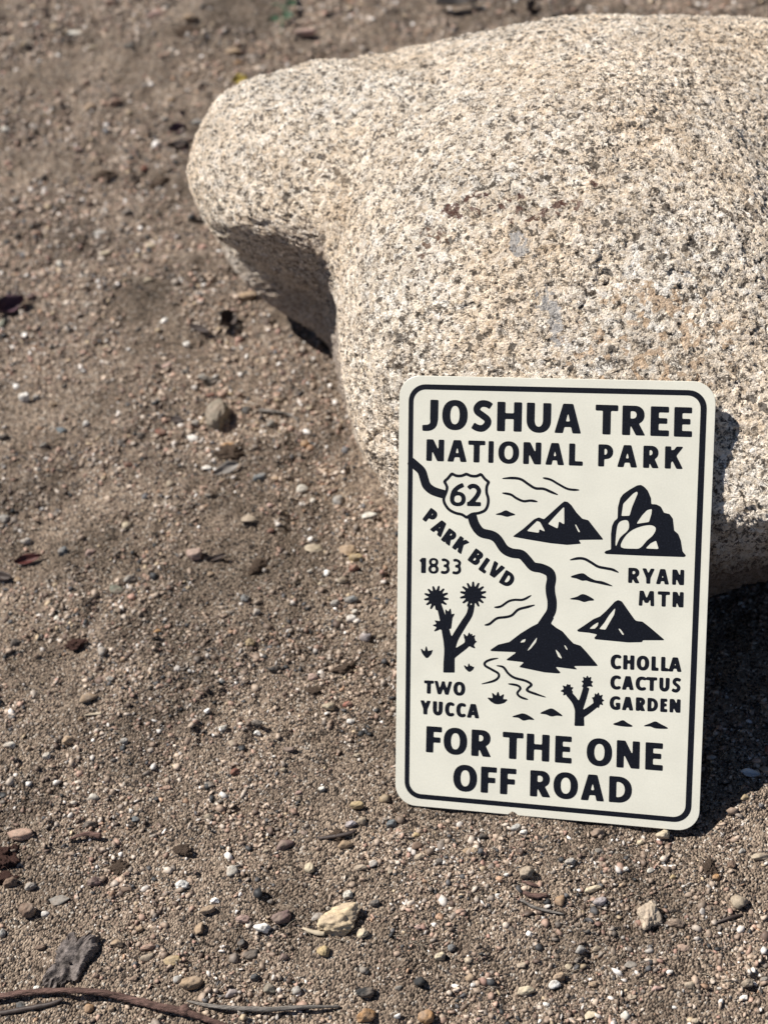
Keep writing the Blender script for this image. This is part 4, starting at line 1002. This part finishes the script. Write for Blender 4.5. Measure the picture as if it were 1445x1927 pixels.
SIZE_W = lambda s: 'tiny' if s < 15 else 'small' if s < 23 else 'medium-sized' if s < 32 else 'large'
SHAPE_W = {'r': 'rounded', 'a': 'angular', 'f': 'flat', 'e': 'elongated'}
LAND = [((745, 1500), "the sticker's lower left corner"), ((1315, 1575), "the sticker's lower right corner"), ((1030, 1560), "the sticker's bottom edge"), ((735, 1110), "the sticker's left edge"), ((130, 1830), 'the dark bark flake'),
        ((500, 1893), 'the thin grey twig'), ((200, 1885), 'the long brown twig'), ((640, 1728), 'the big ochre stone'), ((410, 780), 'the grey-brown oval stone'), ((430, 888), 'the pale leaf scrap'), ((500, 570), "the boulder's dark underside"),
        ((670, 850), "the boulder's left foot"), ((425, 610), 'the curled dark leaf'), ((55, 1055), 'the dark red leaf'), ((995, 1690), 'the broken brown stems'), ((1222, 1722), 'the pitted beige stone'), ((540, 30), 'the green sprig'),
        ((345, 235), 'the purple petal'), ((452, 158), 'the yellow leaf bit'), ((165, 1580), 'the red-brown curled stem'), ((344, 1666), 'the square white pebble'), ((495, 1747), 'the crumbly white pebble'), ((168, 1314), 'the smooth tan pebble'),
        ((663, 1128), 'the dark blue-grey pebble'), ((1053, 1694), 'the smooth orange pebble'), ((1043, 1853), 'the white pebble near the lower edge'), ((688, 1868), 'the charcoal pebble by the twig'), ((20, 1403), 'the off-white pebble at the left edge'),
        ((48, 750), 'the white pebble at the far left'), ((210, 197), 'the salmon stone behind'), ((1400, 1500), 'the ochre pebble at the shadow edge'), ((330, 1180), 'the bare sand left of the sticker'), ((1390, 1697), 'the smooth beige pebble at the right')]
OWN = {(344, 1666): 'square chalky white pebble, one of the two bright ones on open sand', (495, 1747): 'crumbly bright white pebble left of the big ochre stone', (168, 1314): 'smooth tan pebble alone on the sand at the left',
       (663, 1128): 'dark blue-grey angular pebble closest to the middle of the sticker\'s left edge', (1053, 1694): 'smooth oval orange pebble beside the broken brown stems', (1043, 1853): 'bright white pebble leaning on a tan one near the lower picture edge',
       (688, 1868): 'knobbly charcoal pebble by the end of the thin grey twig', (20, 1403): 'off-white angular pebble at the left picture edge, level with the big lettering', (48, 750): 'white angular pebble at the far left, level with the oval stone',
       (1400, 1500): 'ochre bead-like pebble at the edge of the deep shadow', (1390, 1697): 'smooth pear-shaped beige pebble near the right picture edge', (690, 1912): 'rough orange stone cut by the lower picture edge below the charcoal pebble',
       (802, 1912): 'orange tan upright stone at the lower picture edge', (1247, 1572): 'cream crumb of rock pressed against the sticker near its lower right corner', (1124, 1567): 'brown crumb of rock under the sticker\'s bottom edge'}

def dir_word(dx, dy):
    if abs(dx) > 2.2 * abs(dy): return 'right of' if dx > 0 else 'left of'
    if abs(dy) > 2.2 * abs(dx): return 'in front of' if dy > 0 else 'behind'
    return ('right and in front of' if dx > 0 else 'left and in front of') if dy > 0 else ('right and behind' if dx > 0 else 'left and behind')

LABELS = set()
def stone_label(px, py, size, colr, shp):
    if (px, py) in OWN: LABELS.add(OWN[(px, py)]); return OWN[(px, py)]
    order = sorted(LAND, key=lambda l: math.hypot(l[0][0] - px, l[0][1] - py))
    order = [l for l in order if math.hypot(l[0][0] - px, l[0][1] - py) > 6]
    base = f'{SIZE_W(size)} {SHAPE_W[shp]} {colr} pebble'
    for l in order[:4]:
        dd = math.hypot(px - l[0][0], py - l[0][1])
        near = 'just ' if dd < 70 else '' if dd < 190 else 'well '
        s = f'{base} {near}{dir_word(px - l[0][0], py - l[0][1])} {l[1]}'.replace('and behind the', 'and behind the')
        if s not in LABELS and len(s.split()) <= 16: LABELS.add(s); return s
    a, b2 = order[0], order[1]
    for lead in ('', 'dusty ', 'half-buried ', 'mottled '):
        s = f'{lead}{base} between {a[1]} and {b2[1]}'
        if len(s.split()) > 16: s = f'{lead}{colr} pebble between {a[1]} and {b2[1]}'
        if s not in LABELS: LABELS.add(s); return s
    LABELS.add(s); return s

PEB_MAT = None
def put_stone(px, py, w, h, colr, shp, me, rs, name='pebble', cat='pebble', label=None):
    p, depth = px_ground(px, py + h * .12)
    k = depth / FPX                                    # cm per photo pixel
    rx = w * k * .5; 
    rz = {'r': .42, 'a': .45, 'f': .25, 'e': .36}[shp] * min(w, h) * k * 1.15
    # a stone's height and depth both show in the picture's vertical
    ry = max((h * k * .5 - rz * .45) / .72, rz * .7)
    o = bpy.data.objects.new(name, me); link(o)
    o.location = (p[0] * CM, (p[1] + 0) * CM, (p[2] + rz * .36) * CM)
    o.scale = (rx * CM, ry * CM, rz * CM)
    o.rotation_euler = (rs.uniform(-.12, .12), rs.uniform(-.12, .12), rs.uniform(-.2, .2))
    c = COL[colr]; v = (1 + rs.uniform(-.1, .1)) * (.88 if colr not in ('white', 'off-white') else 1)
    o.color = (c[0] * v, c[1] * v, c[2] * v, 1)
    setp(o, label or stone_label(px, py, max(w, h), colr, shp), cat, 'pebbles lying on the sand')
    return o

def build_stones():
    mat = pebble_material()
    rs = random.Random(11)
    meshes = {'r': [], 'a': [], 'f': [], 'e': []}
    for k in range(7):
        for sh, (pl, soft) in {'r': (12, 18), 'a': (8, 60), 'f': (9, 44), 'e': (10, 36)}.items():
            P, F = stone_shape(100 + k * 4 + 'rafe'.index(sh), 2 if sh == 'r' else 3, pl, soft, .08 if sh == 'r' else .14)
            meshes[sh].append(np_mesh('pebble', P, F, mat, smooth=True))
    taken = []
    for s in STONES:
        put_stone(*s, rs.choice(meshes[s[5]]), rs); taken.append((s[0], s[1], max(s[2], s[3]) * .6))
    # the rest of the countable ones
    cw = [('beige', 13), ('tan', 11), ('brown', 9), ('grey', 7), ('pale grey', 5), ('pink', 5), ('off-white', 4), ('white', 2), ('slate', 4), ('charcoal', 2), ('purple-brown', 4), ('cream', 4), ('salmon', 2), ('blue-grey', 2), ('reddish brown', 1)]
    names = [c for c, _ in cw]; wts = [w for _, w in cw]
    n = 0; tries = 0
    while n < 300 - len(STONES) - 2 and tries < 6000:
        tries += 1
        px = rs.uniform(5, 1440); py = 1927 - 1900 * rs.random() ** 1.15
        sz = 11 + 9 * rs.random() ** 1.5
        if 735 < px < 1345 and 690 < py < 1585: continue
        if px > 1340 and py < 1480: continue
        p, _ = px_ground(px, py)
        if boulder_sdf(np.array([p[0], p[1], .6])) < .5 or boulder_sdf(np.array([p[0], p[1] - 1.5, 4.])) < .3: continue
        if py < 700 and px > 350 and not py < 30 and (px > 620 or py > 130) and py < 560: continue
        if any(math.hypot(px - a, py - b) < c + sz * .6 + 4 for a, b, c in taken): continue
        shp = rs.choice('rraaafe')
        put_stone(round(px), round(py), sz * rs.uniform(.9, 1.3), sz * rs.uniform(.75, 1.1), rs.choices(names, wts)[0], shp, rs.choice(meshes[shp]), rs)
        taken.append((px, py, sz * .6)); n += 1
    # the three bigger stones
    def big(px, py, w, h, seed, pl, soft, colr, label, rough=.10, up=1.0, yaw=0.):
        P, F = stone_shape(seed, 4, pl, soft, rough)
        P = P * (1 + .07 * fbm(P, 4.0, 4, .65, seed))[:, None]
        me = np_mesh('stone', P, F, mat, smooth=True)
        p, depth = px_ground(px, py + h * .15); k = depth / FPX
        o = link(bpy.data.objects.new('stone', me))
        o.scale = (w * k * .5 * CM, h * k * .52 * CM, min(w, h) * k * .42 * up * CM)
        o.location = (p[0] * CM, p[1] * CM, (p[2] + min(w, h) * k * .2 * up) * CM)
        o.rotation_euler = (0, 0, yaw)
        o.color = (*colr, 1); setp(o, label, 'stone')
    big(640, 1728, 84, 60, 501, 10, 26, (.62, .50, .34), 'big ochre cream angular stone near the lower edge, largest loose stone on the sand', .14, 1.05)
    big(410, 780, 46, 66, 502, 12, 14, (.22, .195, .155), 'grey-brown oval stone standing on end left of the boulder with a dark shadow', .06, 1.3, -.35)
    big(1222, 1722, 44, 50, 503, 12, 16, (.50, .42, .33), 'pitted beige stone with a dark shadow, below the sticker to its right', .2, 1.2)

# ------------------------------------------------------------------ twigs, leaves, bark
def tube(name, pts_px, radii_px, mat, lifts=None, parent=None, sides=8, n=8, wob=.12, seed=1):
    pts = []; rad = []
    for i, (px, py) in enumerate(pts_px):
        p, d = px_ground(px, py); r = radii_px[i] * d / FPX
        lift = (lifts[i] if lifts else .0)
        pts.append((p[0], p[1], p[2] + r * .75 + lift)); rad.append(r)
    C = lerp_pts(np.array(pts), n); Rr = lerp_pts(np.array(rad)[:, None], n)[:, 0]
    rr = np.random.default_rng(seed)
    T = np.gradient(C, axis=0); T /= np.linalg.norm(T, axis=1)[:, None]
    up = np.array([0, 0, 1.0]); V = []
    for i in range(len(C)):
        a = np.cross(T[i], up); a /= np.linalg.norm(a); b = np.cross(a, T[i])
        for k in range(sides):
            t = 2 * math.pi * k / sides
            r = Rr[i] * (1 + wob * (rr.random() - .5) * 2) * (1 + .15 * math.cos(2 * t + .3 * i * .3))
            V.append(C[i] + (a * math.cos(t) + b * math.sin(t)) * r)
    F = [(i * sides + k, i * sides + (k + 1) % sides, (i + 1) * sides + (k + 1) % sides, (i + 1) * sides + k) for i in range(len(C) - 1) for k in range(sides)]
    V = [tuple(v * CM) for v in V]
    V += [tuple(C[0] * CM), tuple(C[-1] * CM)]
    F = [list(f) for f in F] + [[len(V) - 2, (k + 1) % sides, k] for k in range(sides)] + [[len(V) - 1, (len(C) - 1) * sides + k, (len(C) - 1) * sides + (k + 1) % sides] for k in range(sides)]
    me = bpy.data.meshes.new(name); me.from_pydata(V, [], F); me.materials.append(mat)
    me.polygons.foreach_set('use_smooth', [True] * len(F))
    return link(bpy.data.objects.new(name, me), parent)

def leaf(name, px, py, L, Wd, yaw, mat, curl=.3, tilt=(0, 0), lift=.08, label=None, cat='leaf', parent=None, seed=0, thick=.012):
    """dry leaf: ribbed, curled sheet with thickness. L, Wd in photo pixels."""
    p, d = px_ground(px, py); k = d / FPX; L *= k; Wd *= k
    nu, nv = 14, 8; rr = np.random.default_rng(seed + 5)
    top = []
    ph = rr.random() * 6
    for i in range(nu + 1):
        u = i / nu; half = Wd / 2 * math.sin(math.pi * min(max(u, .03), .985)) ** .75 * (1 + .12 * math.sin(5 * u + ph))
        for j in range(nv + 1):
            v = j / nv * 2 - 1
            x = (u - .5) * L; y = half * v
            z = curl * Wd * (v * v * .9 + .6 * (u - .5) ** 2 * 2) + .03 * Wd * math.sin(9 * u + 4 * v + ph) - .05 * Wd * (1 - abs(v)) ** 4
            top.append((x, y, z))
    top = np.array(top); n0 = len(top)
    V = np.concatenate([top, top - [0, 0, thick]])
    F = []
    g = lambda i, j, o=0: o + i * (nv + 1) + j
    for i in range(nu):
        for j in range(nv):
            F.append((g(i, j), g(i + 1, j), g(i + 1, j + 1), g(i, j + 1))); F.append((g(i, j, n0), g(i, j + 1, n0), g(i + 1, j + 1, n0), g(i + 1, j, n0)))
    for i in range(nu):
        F.append((g(i, 0), g(i, 0, n0), g(i + 1, 0, n0), g(i + 1, 0))); F.append((g(i, nv), g(i + 1, nv), g(i + 1, nv, n0), g(i, nv, n0)))
    for j in range(nv):
        F.append((g(0, j), g(0, j + 1), g(0, j + 1, n0), g(0, j, n0))); F.append((g(nu, j), g(nu, j, n0), g(nu, j + 1, n0), g(nu, j + 1)))
    me = np_mesh(name, V * CM, F, mat, smooth=True)
    o = link(bpy.data.objects.new(name, me), parent)
    o.location = (p[0] * CM, p[1] * CM, (p[2] + lift) * CM); o.rotation_euler = (tilt[0], tilt[1], yaw)
    if label: setp(o, label, cat)
    return o

def build_litter():
    redbark = plain_material('red_brown_bark', (.10, .062, .052), .9, .2, 900, .35, 2.4, 1.0, .0008, (.2, 1.6, 1.6))
    greybark = plain_material('grey_weathered_wood', (.165, .15, .135), .85, .2, 900, .4, 1.9, 1.0, .0008, (.2, 1.6, 1.6))
    darkleaf = plain_material('dark_dry_leaf', (.055, .04, .035), .6, .4, 400)
    paleleaf = plain_material('grey_dry_leaf', (.24, .22, .20), .6, .4, 400)
    redleaf = plain_material('red_dry_leaf', (.085, .022, .018), .5, .4, 400)
    purple = plain_material('purple_petal', (.065, .032, .045), .6, .4, 300)
    green = plain_material('green_leaf', (.055, .10, .055), .55, .4, 300)
    yellow = plain_material('yellow_leaf', (.42, .33, .08), .6, .4, 300)
    straw = plain_material('pale_straw', (.45, .38, .28), .7, .3, 400)
    bark = plain_material('dark_bark', (.095, .082, .076), .95, .15, 620, .2, 3.0, 1.0, .001)

    # long brown twig in front, with its side piece and node
    root = bpy.data.objects.new('brown_twig', None); root.empty_display_size = .01; link(root)
    p, _ = px_ground(200, 1880); root.location = (p[0] * CM, p[1] * CM, p[2] * CM)
    bpy.context.view_layer.update()
    setp(root, 'long reddish brown twig curving along the sand at the lower left picture edge', 'twig')
    def under(o): o.parent = root; o.matrix_parent_inverse = Matrix.Translation(-Vector(root.location)); return o
    under(tube('stem', [(-60, 1894), (0, 1883), (55, 1876), (130, 1873), (190, 1875), (245, 1886), (300, 1899), (350, 1910), (400, 1925), (450, 1940)], [4.5, 5, 5.8, 6.2, 6, 6, 6.2, 7, 6, 4], redbark, [.1, .13, .16, .18, .16, .12, .1, .08, .04, 0], None, 12, 14, .2, 4))
    under(tube('bud', [(338, 1905), (350, 1908), (362, 1912)], [4, 10, 5], redbark, [.1, .1, .05], None, 9, 4, .15, 8))
    under(tube('side_shoot', [(-60, 1914), (0, 1908), (60, 1898), (100, 1891), (122, 1884)], [4, 4.5, 4.5, 4, 2.5], darkleaf, [0, 0, 0, .03, .1], None, 8, 6, .15, 9))
    o = tube('grey_twig', [(352, 1884), (400, 1897), (450, 1903), (510, 1906), (570, 1901), (640, 1897)], [1.5, 3.2, 4, 4.5, 4, 2.5], greybark, [.0, .08, .12, .14, .12, .05], None, 9, 8, .1, 12)
    setp(o, 'thin grey weathered twig lying along the lower picture edge beside the brown twig', 'twig')
    o = tube('stalk', [(131, 1583), (150, 1578), (170, 1576), (193, 1580)], [1.6, 3, 4, 5.5], redbark, [.03, .1, .14, .1], None, 8, 6, .1, 13)
    setp(o, 'short curled red-brown stalk lying on open sand at the left', 'stalk')
    o = tube('stick', [(489, 776), (515, 779), (545, 784), (562, 792)], [3.5, 3, 3, 2.5], greybark, [.05, .08, .06, 0], None, 7, 5, .15, 14)
    setp(o, 'thin grey stick pointing at the boulder, right of the oval stone', 'stick')
    o = tube('stick', [(570, 1748), (590, 1757), (612, 1760)], [2, 4, 5], straw, [.02, .05, .03], None, 7, 5, .15, 15)
    setp(o, 'pale straw-coloured stick tip at the left foot of the big ochre stone', 'stick')
    for k, (pts, r, lab) in enumerate((
            ([(982, 1660), (1000, 1667), (1012, 1670)], [2, 3, 2], 'short brown stem piece, rearmost of the broken stems in front of the sticker'),
            ([(985, 1682), (1008, 1690), (1030, 1687)], [3.5, 4.5, 3.5], 'thick dark brown stem piece, middle one of the broken stems in front of the sticker'),
            ([(978, 1694), (1010, 1712), (1060, 1722)], [2.5, 2.5, 1.5], 'long thin tan stem piece, frontmost of the broken stems in front of the sticker'))):
        o = tube('broken_twig', pts, r, redbark if k < 2 else greybark, [.03, .06, .03], None, 7, 5, .2, 20 + k); setp(o, lab, 'stem', 'broken stems in front of the sticker')
    o = tube('straw', [(160, 1348), (178, 1347), (193, 1346)], [1.5, 2, 3], straw, [.03, .06, .05], None, 6, 4, .1, 26); setp(o, 'short pale straw below the smooth tan pebble at the left', 'straw')
    o = tube('root', [(650, 1700), (672, 1565), (652, 1575), (600, 1580)][1:], [2.5, 4, 3], darkleaf, [.05, .1, .03], None, 7, 5, .2, 27); setp(o, 'dark bent rootlet near the lower left corner of the sticker', 'root')
    o = tube('root', [(1328, 1700), (1345, 1738), (1372, 1730), (1395, 1722)][1:], [2, 3, 2], darkleaf, [.0, .05, .0], None, 6, 5, .2, 28); setp(o, 'thin dark rootlet half-buried below the sticker at the right', 'root')
    # leaves and scraps
    leaf('leaf_scrap', 428, 888, 52, 22, .25, paleleaf, .15, (.75, -.15), .16, 'pale grey leaf scrap tilted up over a black shadow below the oval stone', seed=1)
    leaf('dry_leaf', 425, 612, 40, 34, .9, darkleaf, .5, (.5, .2), .12, 'curled blackish leaf in front of the boulder\'s dark underside', seed=2)
    leaf('dry_leaf', 378, 624, 46, 14, -.6, darkleaf, .4, (.2, .1), .08, 'narrow brown leaf piece left of the curled blackish leaf', seed=3)
    leaf('dry_leaf', 400, 790, 0 + 26, 14, .2, darkleaf, .4, (.2, 0), .05, 'small dark leaf crumb at the left foot of the oval stone', seed=4)
    leaf('dry_leaf', 335, 795, 34, 14, -.5, darkleaf, .4, (.2, 0), .08, 'blackish leaf sliver left of the oval stone', seed=5)
    leaf('red_leaf', 56, 1058, 52, 20, .15, redleaf, .35, (.4, 0), .12, 'glossy dark red leaf piece near the left picture edge', seed=6)
    leaf('dry_leaf', 8, 1090, 44, 20, -.4, darkleaf, .4, (.2, 0), .08, 'blackish leaf cut by the left picture edge, below the red leaf', seed=7)
    leaf('dry_leaf', 22, 585, 60, 36, .5, purple, .5, (.3, 0), .1, 'crumpled purplish leaf at the left picture edge', seed=8)
    leaf('petal', 335, 250, 34, 22, .4, purple, .4, (.4, .2), .12, 'small purple petal left of the boulder knob', 'petal', seed=9)
    leaf('petal', 344, 226, 14, 12, 1.1, purple, .4, (.8, .2), .3, 'tiny purple petal tip standing just behind the larger petal', 'petal', seed=10)
    leaf('dry_leaf', 335, 276, 40, 18, .1, darkleaf, .4, (.2, 0), .05, 'dark leaf crumb in front of the purple petal', seed=11)
    leaf('yellow_leaf', 452, 158, 30, 20, .2, yellow, .3, (.4, 0), .15, 'small yellow leaf bit behind the boulder knob', seed=12)
    leaf('dry_leaf', 860, 20, 80, 22, -.1, paleleaf, .6, (.3, 0), .3, 'curved grey-brown leaf lying on the ground behind the boulder', seed=13)
    leaf('dry_leaf', 640, 30, 60, 16, 0, darkleaf, .3, (.1, 0), .05, 'flat dark leaf right of the green sprig', seed=14)
    leaf('dry_leaf', 1000, 18, 26, 30, .8, darkleaf, .4, (.3, 0), .05, 'dark brown crumpled leaf behind the boulder near the top picture edge', seed=15)
    soil = plain_material('soil_clod', (.17, .125, .095), .95, .1, 500, .4, 1.6, 1.0, .0008)
    litter = plain_material('crumbled_litter', (.10, .055, .045), .9, .15, 500, .4, 1.9, 1.0, .0008)
    for k, (x, y, w, h, mt, nm, lab) in enumerate(((12, 1612, 56, 46, litter, 'litter_clump', 'crumbly red-brown clump of leaf litter at the left picture edge'), (10, 1652, 60, 26, litter, 'litter_clump', 'low flat crumb of litter in front of the red-brown clump at the left edge'),
            (145, 1213, 42, 26, litter, 'soil_clod', 'reddish brown soil clod beside the pale grey pebble at the far left'), (648, 1258, 44, 30, soil, 'soil_clod', 'brown soil clod left of the yucca drawing on the sticker'), (592, 1302, 34, 20, soil, 'soil_clod', 'dark crumbly soil clod left of the sticker, near its words TWO YUCCA'),
            (484, 1066, 40, 30, soil, 'soil_clod', 'brown porous soil clod on the sand left of the slanting street words'), (225, 1632, 40, 26, soil, 'soil_clod', 'low brown soil clod left of the square white pebble'), (636, 1572, 26, 34, soil, 'soil_clod', 'dark crumb of soil holding the bent rootlet'),
            (1335, 1632, 26, 40, soil, 'soil_clod', 'upright dark soil clod below the sticker at the right'), (345, 1600, 36, 22, soil, 'soil_clod', 'small dark soil clod behind the square white pebble'), (430, 852, 60, 30, soil, 'soil_clod', 'rough brown soil clod behind the pale leaf scrap'),
            (300, 345, 46, 26, soil, 'soil_clod', 'blurred brown clod of soil far left of the boulder knob'), (195, 330, 44, 24, soil, 'soil_clod', 'blurred soil clod near the upper left, left of the purple petal'), (355, 60, 60, 26, soil, 'soil_clod', 'dark blurred soil clod near the top edge left of the green sprig'))):
        P, F = stone_shape(700 + k, 4, 10, 16, .35)
        P = P * (1 + .22 * fbm(P, 4.0, 4, .65, k * 3.1))[:, None]
        p, dd = px_ground(x, y + h * .1); kk = dd / FPX
        o = link(bpy.data.objects.new(nm, np_mesh(nm, P, F, mt)))
        o.scale = (w * kk * .5 * CM, h * kk * .55 * CM, min(w, h) * kk * .38 * CM); o.location = (p[0] * CM, p[1] * CM, (p[2] + min(w, h) * kk * .12) * CM)
        setp(o, lab, 'clod')
    leaf('dry_leaf', 400, 720, 34, 12, .5, greybark, .4, (.2, 0), .04, 'narrow grey leaf sliver behind the oval stone', seed=17)
    leaf('dry_leaf', 200, 570, 20, 10, 1.0, darkleaf, .3, (.2, 0), .04, 'tiny dark leaf splinter on open sand left of the boulder', seed=18)
    leaf('dry_leaf', 408, 1052, 38, 12, .3, darkleaf, .3, (.3, 0), .05, 'thin dark leaf piece on the sand left of the sticker', seed=19)
    # clear shard in the shadow edge
    sh, nt, b, _ = mat_new('clear_plastic'); b.inputs['Base Color'].default_value = (.8, .82, .84, 1); b.inputs['Roughness'].default_value = .12; b.inputs['Transmission Weight'].default_value = .55; b.inputs['Specular IOR Level'].default_value = .8
    leaf('plastic_shard', 1410, 1460, 38, 16, -.2, sh, .25, (.35, .25), .12, 'shiny clear plastic shard at the edge of the boulder\'s shadow', 'shard', seed=20)
    # green sprig
    root = bpy.data.objects.new('green_sprig', None); root.empty_display_size = .01; link(root)
    p, d = px_ground(536, 50); root.location = (p[0] * CM, p[1] * CM, p[2] * CM)
    setp(root, 'small green sprig with round leaflets growing behind the boulder near the top edge', 'plant')
    def chl(o): o.parent = root; o.matrix_parent_inverse = Matrix.Translation(-Vector(root.location)); return o
    chl(tube('stem', [(528, 66), (534, 46), (542, 26), (548, 8)], [2, 2, 2, 1.5], green, [0, .25, .4, .5], None, 6, 5, .1, 31))
    for k, (x, y, L, W, yaw) in enumerate(((519, 48, 22, 16, .3), (544, 42, 22, 18, -.2), (534, 28, 18, 14, 2.4), (550, 22, 24, 18, .6), (548, 6, 22, 18, 1.2), (522, 26, 16, 14, 2.9))):
        o = chl(leaf('leaflet', x, y, L, W, yaw, green, .12, (.3, .1), .3 + .03 * k, seed=40 + k))
    # bark flake: thick ragged slab with ridges
    p, d = px_ground(136, 1818); k = d / FPX * .88
    out = [(-60, 24), (-48, 2), (-34, -6), (-30, -26), (-12, -46), (4, -52), (18, -40), (40, -46), (58, -34), (54, -14), (36, 0), (22, 18), (6, 30), (-8, 26), (-20, 40), (-42, 44)]
    O = lerp_pts(out, 8, True) * k; O[:, 1] *= -1 / .75
    rr = np.random.default_rng(9); O = O * (1 + .05 * rr.normal(size=(len(O), 1)))
    rings = [1.0, .985] + list(np.linspace(.95, .04, 20)); V = []; n0 = len(O)
    V += [(x, y, -.12) for x, y in O]
    for r in rings:
        for x, y in O * r:
            q = np.array([x, y, 0.0]); u = x * .75 + y * .66; v_ = -x * .66 + y * .75
            ridge = abs(float(vnoise(np.array([u * .9, v_ * 2.6, 1.]), 1.9)))
            h = min((1 - r) * 6, 1) * (.03 + .17 * ridge + .13 * float(vnoise(q, 3.)) + .09 * float(vnoise(q, 8.)) - .25 * max(0., float(vnoise(q, 2.2, 9.)) - .35))
            V.append((x, y, .10 + (h if r < 1 else .0)))
    F = []
    for ring in range(len(rings)):
        a0 = ring * n0; b0 = a0 + n0
        F += [(a0 + i, a0 + (i + 1) % n0, b0 + (i + 1) % n0, b0 + i) for i in range(n0)]
    V.append((0, 0, .3)); last = len(rings) * n0
    F = [f[::-1] for f in F]
    me = bpy.data.meshes.new('bark_flake'); me.from_pydata([(x * CM, y * CM, z * .62 * CM) for x, y, z in V], [], [list(f) for f in F] + [[last + (i + 1) % n0, last + i, len(V) - 1] for i in range(n0)])
    me.materials.append(bark)
    me.polygons.foreach_set('use_smooth', [False] * len(me.polygons))
    o = link(bpy.data.objects.new('bark_flake', me)); o.location = (p[0] * CM, p[1] * CM, (p[2] + .08) * CM); o.rotation_euler = (.1, -.05, 0)
    setp(o, 'ragged dark grey flake of bark on the sand above the long brown twig', 'bark')

def build_fibres():
    m = plain_material('pale_fibre', (.42, .36, .28), .8, .2, 300)
    V, F = [], []; rs = np.random.default_rng(77); n = 0
    while n < 420:
        px, py = rs.uniform(0, 1445), rs.uniform(900, 1927)
        if 735 < px < 1345 and py < 1590 or px > 1330 and py < 1480: continue
        p, d = px_ground(px, py)
        if boulder_sdf(p) < .1: continue
        L = rs.uniform(.12, .42); w = rs.uniform(.004, .008); a = rs.uniform(0, 6.28); kap = rs.uniform(-5, 5)
        x, y = p[0], p[1]; b0 = len(V)
        for k in range(6):
            z = float(ground_z(x, y)) + .025 + .05 * math.sin(k / 5 * math.pi)
            nx, ny = -math.sin(a), math.cos(a)
            V += [(x + nx * w, y + ny * w, z), (x - nx * w, y - ny * w, z), (x, y, z + w * 1.6)]
            x += math.cos(a) * L / 5; y += math.sin(a) * L / 5; a += kap * L / 5
        F += [(b0 + 3 * k + i, b0 + 3 * k + (i + 1) % 3, b0 + 3 * k + 3 + (i + 1) % 3, b0 + 3 * k + 3 + i) for k in range(5) for i in range(3)]
        n += 1
    o = link(bpy.data.objects.new('dry_fibres', np_mesh('dry_fibres', np.array(V) * CM, np.array(F), m)))
    setp(o, 'tiny pale plant fibres scattered through the sand', 'plant fibres', kind='stuff')

build_ground()
build_boulder()
build_sticker()
build_stones()
build_litter()
build_grains()
build_fibres()
